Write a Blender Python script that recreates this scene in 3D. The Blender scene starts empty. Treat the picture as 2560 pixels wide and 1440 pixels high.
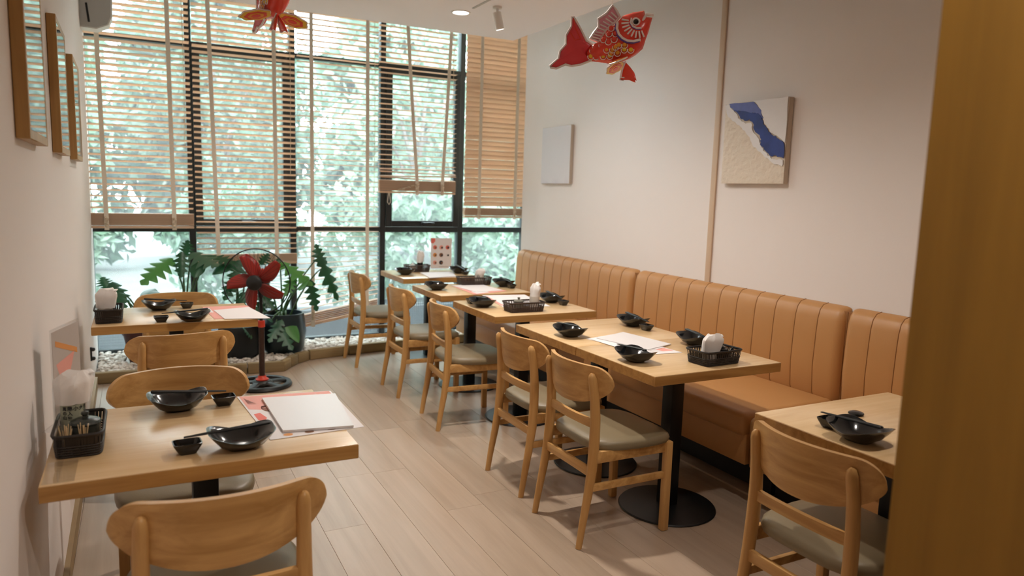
import bpy, bmesh, math, random
from mathutils import Vector, Matrix
random.seed(7)
PI = math.pi
SC = bpy.context.scene
COL = SC.collection

# ------------------------------------------------------------------ camera
FPX, YAW, PITCH, ROLL, CAMZ = 1801.04, 0.480378, 0.132003, 0.030104, 1.47
def cam_axes():
    f = Vector((math.sin(YAW)*math.cos(PITCH), math.cos(YAW)*math.cos(PITCH), -math.sin(PITCH)))
    r = Vector((math.cos(YAW), -math.sin(YAW), 0)); u = r.cross(f)
    c, s = math.cos(ROLL), math.sin(ROLL)
    return c*r+s*u, -s*r+c*u, f
CR, CU, CF = cam_axes()
cam_d = bpy.data.cameras.new('camera'); cam = bpy.data.objects.new('camera', cam_d); COL.objects.link(cam)
M = Matrix.Identity(4)
for i, v in enumerate((CR, CU, -CF)):
    for k in range(3): M[k][i] = v[k]
M[2][3] = CAMZ
cam.matrix_world = M
cam_d.sensor_width = 36; cam_d.lens = FPX/2560*36; cam_d.clip_start = 0.02; cam_d.clip_end = 200
cam_d.dof.use_dof = True; cam_d.dof.focus_distance = 2.9; cam_d.dof.aperture_fstop = 2.6
SC.camera = cam
def ray(px, py): return CR*((px-1280)/FPX) + CU*(-(py-720)/FPX) + CF
def at(px, py, axis, val):            # pixel + known plane -> point
    d = ray(px, py); o = Vector((0, 0, CAMZ)); t = (val-o[axis])/d[axis]
    return o+d*t

# ------------------------------------------------------------------ world, sun, exposure
W = bpy.data.worlds.new('world'); SC.world = W; W.use_nodes = True
wn = W.node_tree.nodes; wl = W.node_tree.links
bg = wn['Background']; bg.inputs['Color'].default_value = (0.86, 0.94, 1.0, 1); bg.inputs['Strength'].default_value = 11.0
sun_d = bpy.data.lights.new('sun', 'SUN'); sun = bpy.data.objects.new('sun', sun_d); COL.objects.link(sun)
sun_d.energy = 3.0; sun_d.angle = math.radians(3); sun_d.color = (1, 0.97, 0.9)
sun.rotation_euler = Vector((0.25, 0.62, -0.75)).to_track_quat('-Z', 'Y').to_euler()   # from behind the building, high
SC.view_settings.view_transform = 'Standard'; SC.view_settings.look = 'None'
SC.view_settings.gamma = 1; SC.view_settings.use_curve_mapping = False
SC.view_settings.exposure = 0.28

# ------------------------------------------------------------------ materials
MATS = {}
def base_mat(name):
    m = bpy.data.materials.new(name); m.use_nodes = True; MATS[name] = m
    return m, m.node_tree.nodes, m.node_tree.links, m.node_tree.nodes['Principled BSDF']
def plain(name, col, rough=0.5, metal=0.0, spec=0.5, bump=0, bscale=60, var=0.0, vscale=8, trans=None):
    m, n, l, b = base_mat(name)
    b.inputs['Base Color'].default_value = (*col, 1); b.inputs['Roughness'].default_value = rough
    b.inputs['Metallic'].default_value = metal; b.inputs['Specular IOR Level'].default_value = spec
    if bump or var:
        tc = n.new('ShaderNodeTexCoord'); nz = n.new('ShaderNodeTexNoise'); nz.inputs['Detail'].default_value = 4
        l.new(tc.outputs['Object'], nz.inputs['Vector'])
        if bump:
            nz.inputs['Scale'].default_value = bscale
            bp = n.new('ShaderNodeBump'); bp.inputs['Strength'].default_value = bump; bp.inputs['Distance'].default_value = 0.004
            l.new(nz.outputs['Fac'], bp.inputs['Height']); l.new(bp.outputs['Normal'], b.inputs['Normal'])
        if var:
            n2 = n.new('ShaderNodeTexNoise'); n2.inputs['Scale'].default_value = vscale; n2.inputs['Detail'].default_value = 3
            l.new(tc.outputs['Object'], n2.inputs['Vector'])
            mx = n.new('ShaderNodeMix'); mx.data_type = 'RGBA'
            mx.inputs['A'].default_value = (*[c*(1-var) for c in col], 1); mx.inputs['B'].default_value = (*[min(1, c*(1+var)) for c in col], 1)
            l.new(n2.outputs['Fac'], mx.inputs['Factor']); l.new(mx.outputs['Result'], b.inputs['Base Color'])
    return m
def wood(name, light, dark, axis=0, scale=1.0, rough=0.4, rand=0.0, streak=1.0, coat=0.0):
    m, n, l, b = base_mat(name)
    tc = n.new('ShaderNodeTexCoord'); mp = n.new('ShaderNodeMapping')
    s = [22*scale]*3; s[axis] = 1.3*scale
    mp.inputs['Scale'].default_value = s
    l.new(tc.outputs['Object'], mp.inputs['Vector'])
    oi = n.new('ShaderNodeObjectInfo'); vm = n.new('ShaderNodeVectorMath'); vm.operation = 'MULTIPLY'
    cb = n.new('ShaderNodeCombineXYZ')
    for k in range(3): l.new(oi.outputs['Random'], cb.inputs[k])
    vm.inputs[1].default_value = (37, 53, 71); l.new(cb.outputs[0], vm.inputs[0])
    va = n.new('ShaderNodeVectorMath'); va.operation = 'ADD'
    l.new(mp.outputs['Vector'], va.inputs[0]); l.new(vm.outputs[0], va.inputs[1])
    nz = n.new('ShaderNodeTexNoise'); nz.inputs['Scale'].default_value = 1.0; nz.inputs['Detail'].default_value = 6; nz.inputs['Roughness'].default_value = 0.62
    nz.inputs['Distortion'].default_value = 0.6
    l.new(va.outputs[0], nz.inputs['Vector'])
    rp = n.new('ShaderNodeValToRGB'); rp.color_ramp.elements[0].position = 0.30; rp.color_ramp.elements[1].position = 0.64
    rp.color_ramp.elements[0].color = (*dark, 1); rp.color_ramp.elements[1].color = (*light, 1)
    l.new(nz.outputs['Fac'], rp.inputs['Fac'])
    out = rp.outputs['Color']
    if rand:
        hs = n.new('ShaderNodeHueSaturation'); mr = n.new('ShaderNodeMapRange')
        mr.inputs['To Min'].default_value = 1-rand; mr.inputs['To Max'].default_value = 1+rand
        l.new(oi.outputs['Random'], mr.inputs['Value']); l.new(mr.outputs['Result'], hs.inputs['Value']); l.new(out, hs.inputs['Color']); out = hs.outputs['Color']
    l.new(out, b.inputs['Base Color']); b.inputs['Roughness'].default_value = rough
    b.inputs['Coat Weight'].default_value = coat; b.inputs['Coat Roughness'].default_value = 0.25
    bp = n.new('ShaderNodeBump'); bp.inputs['Strength'].default_value = 0.12*streak; bp.inputs['Distance'].default_value = 0.002
    l.new(nz.outputs['Fac'], bp.inputs['Height']); l.new(bp.outputs['Normal'], b.inputs['Normal'])
    return m
def emis(name, col, st):
    m, n, l, b = base_mat(name)
    b.inputs['Emission Color'].default_value = (*col, 1); b.inputs['Emission Strength'].default_value = st
    b.inputs['Base Color'].default_value = (*col, 1)
    return m
def clear(name, tint=(1, 1, 1), gloss=0.08, refl=0.5, haze=0.0, hazecol=(0.9, 0.95, 1)):
    m, n, l, b = base_mat(name); n.remove(b)
    o = n['Material Output']; tr = n.new('ShaderNodeBsdfTransparent'); tr.inputs['Color'].default_value = (*tint, 1)
    gl = n.new('ShaderNodeBsdfGlossy'); gl.inputs['Roughness'].default_value = 0.03
    fr = n.new('ShaderNodeLayerWeight'); fr.inputs['Blend'].default_value = 0.15
    mt = n.new('ShaderNodeMath'); mt.operation = 'MULTIPLY_ADD'; mt.inputs[1].default_value = refl; mt.inputs[2].default_value = gloss*0.4
    l.new(fr.outputs['Fresnel'], mt.inputs[0])
    mx = n.new('ShaderNodeMixShader'); l.new(mt.outputs[0], mx.inputs['Fac']); l.new(tr.outputs[0], mx.inputs[1]); l.new(gl.outputs[0], mx.inputs[2])
    last = mx
    if haze:
        df = n.new('ShaderNodeBsdfTranslucent'); df.inputs['Color'].default_value = (*hazecol, 1)
        m2 = n.new('ShaderNodeMixShader'); m2.inputs['Fac'].default_value = haze
        l.new(mx.outputs[0], m2.inputs[1]); l.new(df.outputs[0], m2.inputs[2]); last = m2
    l.new(last.outputs[0], o.inputs['Surface'])
    return m
def leafmat(name, c1, c2, trans=0.35, rough=0.35):
    m, n, l, b = base_mat(name)
    ge = n.new('ShaderNodeNewGeometry'); rp = n.new('ShaderNodeValToRGB')
    rp.color_ramp.elements[0].color = (*c1, 1); rp.color_ramp.elements[1].color = (*c2, 1)
    l.new(ge.outputs['Random Per Island'], rp.inputs['Fac']); l.new(rp.outputs['Color'], b.inputs['Base Color'])
    b.inputs['Roughness'].default_value = rough
    o = n['Material Output']; tl = n.new('ShaderNodeBsdfTranslucent'); l.new(rp.outputs['Color'], tl.inputs['Color'])
    mx = n.new('ShaderNodeMixShader'); mx.inputs['Fac'].default_value = trans
    l.new(b.outputs[0], mx.inputs[1]); l.new(tl.outputs[0], mx.inputs[2]); l.new(mx.outputs[0], o.inputs['Surface'])
    return m

wood('plank', (0.455, 0.350, 0.262), (0.37, 0.277, 0.197), axis=1, scale=0.6, rough=0.36, rand=0.10, coat=0.15)
plain('joint', (0.22, 0.16, 0.11), 0.9)
plain('wall_paint', (0.82, 0.75, 0.705), 0.75, bump=0.08, bscale=90)
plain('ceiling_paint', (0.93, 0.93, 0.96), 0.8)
plain('trim_tan', (0.62, 0.45, 0.31), 0.5)
wood('table_top', (0.74, 0.52, 0.285), (0.65, 0.43, 0.215), axis=0, scale=1.1, rough=0.27, coat=0.3)
wood('table_edge', (0.52, 0.28, 0.085), (0.33, 0.155, 0.04), axis=0, scale=1.3, rough=0.42)
wood('chair_wood', (0.64, 0.37, 0.135), (0.46, 0.235, 0.07), axis=2, scale=1.0, rough=0.40)
wood('chair_back', (0.64, 0.37, 0.135), (0.40, 0.20, 0.055), axis=1, scale=1.0, rough=0.38, streak=2)
wood('partition_wood', (0.30, 0.150, 0.014), (0.23, 0.112, 0.009), axis=2, scale=0.7, rough=0.75)
wood('frame_wood', (0.50, 0.29, 0.10), (0.38, 0.21, 0.07), axis=2, scale=1.5, rough=0.45)
sw_ = wood('slat_wood', (0.87, 0.67, 0.49), (0.79, 0.57, 0.40), axis=0, scale=0.8, rough=0.5, rand=0.07)
n_, l_ = sw_.node_tree.nodes, sw_.node_tree.links
tl_ = n_.new('ShaderNodeBsdfTranslucent'); tl_.inputs['Color'].default_value = (0.84, 0.64, 0.50, 1); mx_ = n_.new('ShaderNodeMixShader'); mx_.inputs['Fac'].default_value = 0.28
l_.new(n_['Principled BSDF'].outputs[0], mx_.inputs[1]); l_.new(tl_.outputs[0], mx_.inputs[2]); l_.new(mx_.outputs[0], n_['Material Output'].inputs['Surface'])
plain('tape', (0.86, 0.77, 0.65), 0.9, bump=0.2, bscale=300)
plain('cord', (0.72, 0.60, 0.46), 0.9)
plain('leather', (0.50, 0.245, 0.085), 0.42, bump=0.10, bscale=260, var=0.05, vscale=5)
plain('leather_seam', (0.28, 0.12, 0.035), 0.6)
plain('seat_leather', (0.225, 0.178, 0.105), 0.42, bump=0.08, bscale=220)
plain('black_metal', (0.010, 0.011, 0.012), 0.38, metal=0.3)
plain('black_plastic', (0.012, 0.014, 0.015), 0.4)
plain('plinth', (0.008, 0.007, 0.006), 0.6)
plain('window_metal', (0.022, 0.028, 0.032), 0.35, metal=0.2)
clear('window_glass', (0.93, 0.98, 0.97), 0.06, haze=0.045)  # translucent share paints the hazy glare of the outside view into the panes
clear('acrylic', (0.975, 0.98, 0.985), 0.08, refl=0.2)
clear('picture_glass', (0.9, 0.9, 0.9), 0.9)
plain('black_glaze', (0.008, 0.009, 0.010), 0.16, spec=0.6)
plain('basket_weave', (0.045, 0.024, 0.016), 0.55)
plain('basket_dark', (0.016, 0.011, 0.009), 0.5)
plain('paper', (0.80, 0.76, 0.76), 0.7)
plain('leaflet_paper', (0.50, 0.44, 0.40), 0.6)
plain('paper_board', (0.74, 0.71, 0.71), 0.35)
plain('print_red', (0.78, 0.16, 0.12), 0.6)
plain('print_pink', (0.80, 0.36, 0.30), 0.6)
plain('print_orange', (0.72, 0.30, 0.08), 0.6)
plain('print_brown', (0.22, 0.10, 0.05), 0.6)
plain('print_dark', (0.03, 0.03, 0.035), 0.6)
plain('napkin', (0.82, 0.78, 0.75), 0.85, bump=0.25, bscale=40)
plain('cup_white', (0.72, 0.66, 0.58), 0.4)
plain('cup_label', (0.42, 0.44, 0.33), 0.5)
plain('jar_glaze', (0.03, 0.035, 0.03), 0.25, var=0.3, vscale=40)
plain('jar_pale', (0.16, 0.15, 0.12), 0.35, var=0.6, vscale=60)
plain('toothpick', (0.72, 0.53, 0.30), 0.7)
plain('canvas_cream', (0.76, 0.66, 0.54), 0.85, bump=1.0, bscale=55)
plain('canvas_white', (0.80, 0.77, 0.76), 0.85, bump=0.4, bscale=30)
plain('canvas_side', (0.60, 0.50, 0.40), 0.8)
plain('canvas_blue', (0.022, 0.045, 0.22), 0.6, var=0.6, vscale=14)
plain('canvas_lilac', (0.12, 0.15, 0.40), 0.6, var=0.3, vscale=20)
m_, n_, l_, b_ = base_mat('canvas_pale')
tc_ = n_.new('ShaderNodeTexCoord'); sp_ = n_.new('ShaderNodeSeparateXYZ'); nz_ = n_.new('ShaderNodeTexNoise'); nz_.inputs['Scale'].default_value = 9
mt_ = n_.new('ShaderNodeMath'); mt_.operation = 'MULTIPLY_ADD'; mt_.inputs[1].default_value = 0.16
rp_ = n_.new('ShaderNodeValToRGB'); rp_.color_ramp.elements[0].position = -0.0; rp_.color_ramp.elements[1].position = 0.14
rp_.color_ramp.elements[0].color = (0.56, 0.52, 0.58, 1); rp_.color_ramp.elements[1].color = (0.72, 0.69, 0.70, 1)
l_.new(tc_.outputs['Object'], sp_.inputs[0]); l_.new(tc_.outputs['Object'], nz_.inputs['Vector']); l_.new(nz_.outputs['Fac'], mt_.inputs[0]); l_.new(sp_.outputs['Z'], mt_.inputs[2]); l_.new(mt_.outputs[0], rp_.inputs['Fac'])
l_.new(rp_.outputs['Color'], b_.inputs['Base Color']); b_.inputs['Roughness'].default_value = 0.85
plain('mat_board', (0.80, 0.77, 0.70), 0.8)
plain('picture_dark', (0.05, 0.06, 0.06), 0.6)
plain('white_plastic', (0.78, 0.76, 0.72), 0.35)
plain('grey_plastic', (0.50, 0.49, 0.47), 0.45)
plain('fish_red', (0.80, 0.06, 0.035), 0.22, var=0.15, vscale=9)
plain('fish_crimson', (0.76, 0.055, 0.07), 0.25, var=0.15, vscale=9)
plain('fish_pink', (0.75, 0.30, 0.38), 0.3, var=0.3, vscale=30)
plain('fish_white', (0.85, 0.76, 0.74), 0.35)
plain('fish_purple', (0.11, 0.06, 0.32), 0.35)
plain('fish_orange', (0.85, 0.33, 0.03), 0.3)
plain('fish_scale_red', (0.80, 0.07, 0.04), 0.3)
plain('fish_yellow', (0.85, 0.55, 0.04), 0.3)
plain('fan_red', (0.33, 0.022, 0.016), 0.3)
plain('collar_red', (0.72, 0.06, 0.03), 0.35)
plain('fan_pole', (0.045, 0.020, 0.014), 0.35, var=0.5, vscale=60)
plain('pot_teal', (0.018, 0.034, 0.042), 0.28, var=0.3, vscale=10)
plain('pot_dark', (0.010, 0.013, 0.014), 0.4)
plain('pot_red', (0.055, 0.014, 0.012), 0.5)
plain('soil', (0.03, 0.02, 0.014), 0.95, bump=1, bscale=80)
leafmat('leaf_bright', (0.07, 0.24, 0.045), (0.10, 0.30, 0.07), 0.35)
leafmat('leaf_dark', (0.012, 0.075, 0.028), (0.02, 0.10, 0.04), 0.25)
leafmat('leaf_grey', (0.05, 0.13, 0.075), (0.07, 0.16, 0.10), 0.2)
plain('stem', (0.045, 0.11, 0.03), 0.5)
leafmat('garden_leaf', (0.045, 0.115, 0.060), (0.19, 0.28, 0.195), 0.4, 0.35)
leafmat('garden_leaf_pale', (0.07, 0.15, 0.085), (0.28, 0.36, 0.27), 0.4, 0.3)
leafmat('garden_leaf_deep', (0.025, 0.075, 0.04), (0.13, 0.20, 0.14), 0.35, 0.35)
leafmat('garden_flower', (0.80, 0.25, 0.22), (0.85, 0.55, 0.50), 0.3, 0.5)
plain('bark', (0.15, 0.13, 0.12), 0.9, bump=0.6, bscale=20)
plain('ground', (0.17, 0.18, 0.165), 0.95, var=0.3, vscale=2)
plain('concrete_dark', (0.022, 0.027, 0.030), 0.8, var=0.3, vscale=4)
plain('mesh_metal', (0.05, 0.07, 0.075), 0.4, metal=0.6)
plain('pebble', (0.66, 0.60, 0.53), 0.7)
m_, n_, l_, b_ = MATS['pebble'], MATS['pebble'].node_tree.nodes, MATS['pebble'].node_tree.links, MATS['pebble'].node_tree.nodes['Principled BSDF']
g_ = n_.new('ShaderNodeNewGeometry'); r_ = n_.new('ShaderNodeValToRGB'); r_.color_ramp.elements[0].color = (0.50, 0.43, 0.36, 1); r_.color_ramp.elements[1].color = (0.80, 0.75, 0.69, 1)
l_.new(g_.outputs['Random Per Island'], r_.inputs['Fac']); l_.new(r_.outputs['Color'], b_.inputs['Base Color'])
wood('curb_wood', (0.30, 0.21, 0.10), (0.19, 0.13, 0.06), axis=0, scale=0.8, rough=0.8, rand=0.15)
wood('base_wood', (0.34, 0.24, 0.12), (0.24, 0.16, 0.08), axis=1, scale=0.8, rough=0.6)
emis('lamp_glow', (1.0, 0.95, 0.88), 9.0)

# ------------------------------------------------------------------ mesh helpers
class MB:
    def __init__(s): s.v = []; s.f = []; s.mi = []; s.cur = 0
    def add(s, vs, fs):
        o = len(s.v); s.v += [tuple(p) for p in vs]; s.f += [tuple(i+o for i in f) for f in fs]; s.mi += [s.cur]*len(fs); return s
    def box(s, x0, x1, y0, y1, z0, z1, M=None):
        vs = [Vector((x, y, z)) for x in (x0, x1) for y in (y0, y1) for z in (z0, z1)]
        if M: vs = [M @ v for v in vs]
        return s.add(vs, [(0, 1, 3, 2), (4, 6, 7, 5), (0, 4, 5, 1), (2, 3, 7, 6), (0, 2, 6, 4), (1, 5, 7, 3)])
    def bbox(s, x0, x1, y0, y1, z0, z1, r=0.004, seg=2, M=None):
        bm = bmesh.new(); bmesh.ops.create_cube(bm, size=1)
        for v in bm.verts: v.co = Vector(((x0+x1)/2+v.co.x*(x1-x0), (y0+y1)/2+v.co.y*(y1-y0), (z0+z1)/2+v.co.z*(z1-z0)))
        bmesh.ops.bevel(bm, geom=bm.edges[:], offset=r, segments=seg, affect='EDGES', profile=0.5)
        bm.verts.index_update()
        vs = [(M @ v.co if M else v.co.copy()) for v in bm.verts]; fs = [[v.index for v in f.verts] for f in bm.faces]; bm.free()
        return s.add(vs, fs)
    def tube(s, pts, rad, seg=10, caps=True, flat=1.0, up=None):
        pts = [Vector(p) for p in pts]; n = len(pts)
        if not isinstance(rad, (list, tuple)): rad = [rad]*n
        rings = []; prev = None
        for i, p in enumerate(pts):
            t = (pts[min(i+1, n-1)]-pts[max(i-1, 0)]); t = t.normalized() if t.length > 1e-9 else Vector((0, 0, 1))
            ref = Vector(up) if up else (prev if prev else (Vector((0, 0, 1)) if abs(t.z) < 0.9 else Vector((1, 0, 0))))
            a = ref - t*ref.dot(t); a = a.normalized() if a.length > 1e-6 else t.orthogonal().normalized(); b = t.cross(a); prev = a
            rings.append([p + (a*math.cos(2*PI*k/seg)*flat + b*math.sin(2*PI*k/seg))*rad[i] for k in range(seg)])
        vs = [v for r in rings for v in r]; fs = []
        for i in range(n-1):
            for k in range(seg): fs.append((i*seg+k, i*seg+(k+1) % seg, (i+1)*seg+(k+1) % seg, (i+1)*seg+k))
        if caps: fs.append(tuple(range(seg-1, -1, -1))); fs.append(tuple((n-1)*seg+k for k in range(seg)))
        return s.add(vs, fs)
    def lathe(s, prof, seg=28, c=(0, 0, 0), close=True, sq=None, M=None):
        # prof: (r, z); sq: superellipse exponent and aspect
        vs = []; fs = []
        for r, z in prof:
            for k in range(seg):
                a = 2*PI*k/seg; ca, sa = math.cos(a), math.sin(a)
                if sq:
                    e, ax, ay = sq; q = (abs(ca)**e+abs(sa)**e)**(-1/e); x, y = r*q*ca*ax, r*q*sa*ay
                else: x, y = r*ca, r*sa
                vs.append(Vector((c[0]+x, c[1]+y, c[2]+z)))
        n = len(prof)
        for i in range(n-1):
            for k in range(seg): fs.append((i*seg+k, i*seg+(k+1) % seg, (i+1)*seg+(k+1) % seg, (i+1)*seg+k))
        if close:
            if prof[0][0] > 1e-5: fs.append(tuple(range(seg-1, -1, -1)))
            if prof[-1][0] > 1e-5: fs.append(tuple((n-1)*seg+k for k in range(seg)))
        if M: vs = [M @ v for v in vs]
        return s.add(vs, fs)
    def prism(s, poly, d, M=None):        # poly in XZ plane, thickness along Y 0..d
        n = len(poly); vs = [Vector((x, 0, z)) for x, z in poly]+[Vector((x, d, z)) for x, z in poly]
        if M: vs = [M @ v for v in vs]
        fs = [tuple(range(n)), tuple(range(2*n-1, n-1, -1))]+[(i, n+i, n+(i+1) % n, (i+1) % n) for i in range(n)]
        return s.add(vs, fs)
def mesh(name, mb, mats, smooth=40):
    me = bpy.data.meshes.new(name); me.from_pydata(mb.v, [], mb.f)
    for m in (mats if isinstance(mats, (list, tuple)) else [mats]): me.materials.append(MATS[m])
    if any(mb.mi): me.polygons.foreach_set('material_index', mb.mi)
    bm = bmesh.new(); bm.from_mesh(me); bmesh.ops.recalc_face_normals(bm, faces=bm.faces[:]); bm.to_mesh(me); bm.free()
    if smooth:
        me.polygons.foreach_set('use_smooth', [True]*len(me.polygons)); me.set_sharp_from_angle(angle=math.radians(smooth))
    me.update(); return me
def ob(name, me, parent=None, loc=None, rot=None):
    o = bpy.data.objects.new(name, me); COL.objects.link(o)
    if parent: o.parent = parent
    if loc is not None: o.location = loc
    if rot is not None: o.rotation_euler = rot
    return o
def obj(name, mb, mats, parent=None, loc=None, rot=None, smooth=40): return ob(name, mesh(name, mb, mats, smooth), parent, loc, rot)
def tag(o, label=None, cat=None, group=None, kind=None):
    if label: o['label'] = label
    if cat: o['category'] = cat
    if group: o['group'] = group
    if kind: o['kind'] = kind
    return o
def thing(name, label, cat, loc=(0, 0, 0), rz=0, group=None, kind=None):
    o = bpy.data.objects.new(name, None); COL.objects.link(o); o.location = loc; o.rotation_euler = (0, 0, rz); o.empty_display_size = 0.05
    return tag(o, label, cat, group, kind)
def dup(o, parent=None):
    c = o.copy(); COL.objects.link(c); c.parent = parent
    for ch in list(o.children): dup(ch, c)
    return c
def struct(name, mb, mats, label, cat, smooth=40): return tag(obj(name, mb, mats, smooth=smooth), label, cat, kind='structure')

# ------------------------------------------------------------------ the room
LWX = lambda y: -0.247-0.0112*y          # left wall surface, a touch off square
RWX, RWEND, WINY, BACKY, TOPZ = 3.25, 6.08, 6.58, -1.7, 3.35
fl = struct('floor', MB().box(-0.7, 3.9, BACKY, WINY+0.1, -0.06, -0.004), 'joint', 'light oak plank floor of the dining room', 'floor')
pm = {}
pw, plen = 0.186, 1.21
for i in range(21):
    x0 = -0.45+i*pw
    y = BACKY-random.random()*plen
    while y < 6.45:
        y0, y1 = max(y, BACKY), min(y+plen, 6.45)
        if y1-y0 > 0.02:
            L = round(y1-y0, 3)
            if L not in pm:
                pm[L] = mesh('plank', MB().bbox(0.0004, pw-0.0004, 0.0004, L-0.0004, -0.012, 0.0, r=0.0008, seg=1), 'plank', smooth=0)
            ob('plank', pm[L], fl, (x0, y0, random.uniform(-0.0002, 0.0)))
        y += plen
wl_ = MB(); vs = []
for y in (BACKY, WINY+0.12):
    for z in (-0.05, TOPZ): vs += [Vector((LWX(y), y, z)), Vector((LWX(y)-0.2, y, z))]
wl_.add(vs, [(0, 2, 6, 4), (1, 5, 7, 3), (0, 4, 5, 1), (2, 3, 7, 6), (0, 1, 3, 2), (4, 6, 7, 5)])
struct('wall_left', wl_, 'wall_paint', 'beige painted side wall with three wooden picture frames', 'wall')
bb = MB(); vs = []
for y in (BACKY, 5.8):
    for x in (LWX(y), LWX(y)+0.018):
        for z in (0, 0.075): vs.append(Vector((x, y, z)))
bb.add(vs, [(0, 1, 3, 2), (4, 6, 7, 5), (0, 4, 5, 1), (2, 3, 7, 6), (0, 2, 6, 4), (1, 5, 7, 3)])
struct('baseboard_left', bb, 'base_wood', 'worn brown wooden baseboard along the beige side wall', 'baseboard')
wr = MB().box(RWX, RWX+0.6, BACKY, RWEND, -0.05, TOPZ).box(3.56, 3.85, RWEND, WINY+0.12, -0.05, TOPZ)
struct('wall_right', wr, 'wall_paint', 'beige painted wall behind the tan bench', 'wall')
struct('trim_1', MB().bbox(RWX-0.012, RWX, 3.485, 3.53, 0, TOPZ, r=0.003), 'trim_tan', 'narrow tan vertical strip on the wall between the two canvases', 'trim')
struct('wall_back', MB().box(-0.7, 3.9, BACKY-0.2, BACKY, -0.05, TOPZ), 'wall_paint', 'beige wall behind the viewer', 'wall')
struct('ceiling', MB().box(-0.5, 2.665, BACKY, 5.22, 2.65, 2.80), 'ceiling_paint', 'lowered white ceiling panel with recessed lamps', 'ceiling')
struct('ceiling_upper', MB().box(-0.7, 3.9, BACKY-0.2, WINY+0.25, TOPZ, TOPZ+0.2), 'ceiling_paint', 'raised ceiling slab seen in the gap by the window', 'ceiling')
struct('trim_2', MB().bbox(2.665, 2.765, 0.2, 5.9, 0, 0.012, r=0.003), 'plank', 'pale wooden strip on the floor along the foot of the bench', 'trim')
# wooden partition beside the viewer
pt = thing('wooden_partition', 'tall brown wood veneer partition at the right edge of the picture', 'partition', kind='structure')
obj('panel', MB().bbox(1.10, 1.15, BACKY+0.02, 0.722, 0, 2.65, r=0.003), 'partition_wood', pt)

# ------------------------------------------------------------------ windows
bays = [(-0.345, 0.405, 0), (0.405, 1.225, 1), (1.225, 2.04, 0), (2.04, 2.83, 1), (2.83, 3.56, 0)]
wlab = ['fixed black framed window bay against the left wall', 'black framed window bay with opening sash behind the standing fan', 'fixed black framed middle window bay', 'black framed window bay with a lever handle on its sash', 'black framed window bay at the corner with the tan bench']
y0, y1 = WINY, WINY+0.08
for k, (xa, xb, sash) in enumerate(bays):
    w = MB()
    w.bbox(xa-0.026 if k else xa, xa+0.026, y0, y1, 0.0, 3.22, r=0.003, seg=1)
    if k == 4: w.bbox(xb-0.03, xb, y0, y1, 0.0, 3.22, r=0.003, seg=1)
    xe = xb-0.026 if k < 4 else xb-0.03
    for za, zb in ((0.03, 0.10), (1.062, 1.112), (2.565, 2.605), (3.16, 3.22)): w.box(xa+0.026, xe, y0+0.004, y1-0.004, za, zb)
    wo = struct('window_%d' % (k+1), w, 'window_metal', wlab[k], 'window')
    xs = xa+0.026
    for nm, za, zb in (('lower_pane', 0.10, 1.062), ('upper_pane', 2.605, 3.16)):
        obj(nm, MB().box(xs, xe, y0+0.036, y0+0.042, za, zb), 'window_glass', wo, smooth=0)
    if sash:
        s = MB()
        for b in ((xs, xs+0.058, 1.115, 2.562), (xe-0.058, xe, 1.115, 2.562), (xs+0.058, xe-0.058, 1.115, 1.172), (xs+0.058, xe-0.058, 2.508, 2.562)):
            s.bbox(b[0], b[1], y0-0.018, y0+0.03, b[2], b[3], r=0.003, seg=1)
        so = obj('sash_frame', s, 'window_metal', wo)
        obj('sash_pane', MB().box(xs+0.058, xe-0.058, y0+0.003, y0+0.009, 1.172, 2.508), 'window_glass', wo, smooth=0)
        h = MB().lathe([(0.0, 0), (0.016, 0), (0.016, 0.03), (0, 0.03)], 14, M=Matrix.Translation((xs+0.36, y0-0.018, 1.145)) @ Matrix.Rotation(PI/2, 4, 'X'))
        h.tube([(xs+0.36, y0-0.05, 1.148), (xs+0.43, y0-0.055, 1.152), (xs+0.475, y0-0.05, 1.150)], [0.012, 0.010, 0.007], 8)
        obj('handle', h, 'black_metal', wo)
    else:
        obj('main_pane', MB().box(xs, xe, y0+0.036, y0+0.042, 1.112, 2.565), 'window_glass', wo, smooth=0)
struct('wall_window', MB().box(-0.7, 3.9, y0, y1+0.1, 3.22, TOPZ+0.05).box(-0.7, 3.9, y0-0.02, y1+0.1, -0.3, 0.03), 'wall_paint', 'narrow wall strips above and below the window bays', 'wall')

# ------------------------------------------------------------------ outside
struct('garden_ground', MB().box(-12, 18, WINY+0.2, 30, -0.35, -0.25), 'ground', 'dim planted ground outside the window', 'ground')
gk = MB().bbox(-3, 7, 7.35, 7.6, -0.3, 0.22, r=0.02)
tag(obj('garden_curb', gk, 'concrete_dark'), 'dark concrete kerb outside below the window', 'kerb')
def mesh_panel(x0, x1, label):
    t = thing('mesh_panel', label, 'grille', ((x0+x1)/2, 7.0, -0.26), group='metal mesh panels outside the glass')
    w = x1-x0; f = MB()
    for b in ((-w/2, -w/2+0.03, 0, 0.62), (w/2-0.03, w/2, 0, 0.62), (-w/2, w/2, 0.59, 0.62), (-w/2, w/2, 0.0, 0.03)): f.box(b[0], b[1], -0.015, 0.015, b[2], b[3])
    obj('frame', f, 'mesh_metal', t, smooth=0)
    g = MB(); n = int(w/0.022)
    for i in range(n): x = -w/2+0.03+(w-0.06)*(i+.5)/n; g.box(x-0.004, x+0.004, -0.003, 0.003, 0.03, 0.59)
    for i in range(24): z = 0.03+0.56*(i+.5)/24; g.box(-w/2+0.03, w/2-0.03, -0.004, 0.002, z-0.004, z+0.004)
    tag(obj('wire_mesh', g, 'mesh_metal', t, smooth=0), kind='stuff')
mesh_panel(-0.45, 0.35, 'low wire mesh panel outside behind the dark red pot')
mesh_panel(2.05, 3.45, 'low wire mesh panel outside under the window table')
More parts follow.
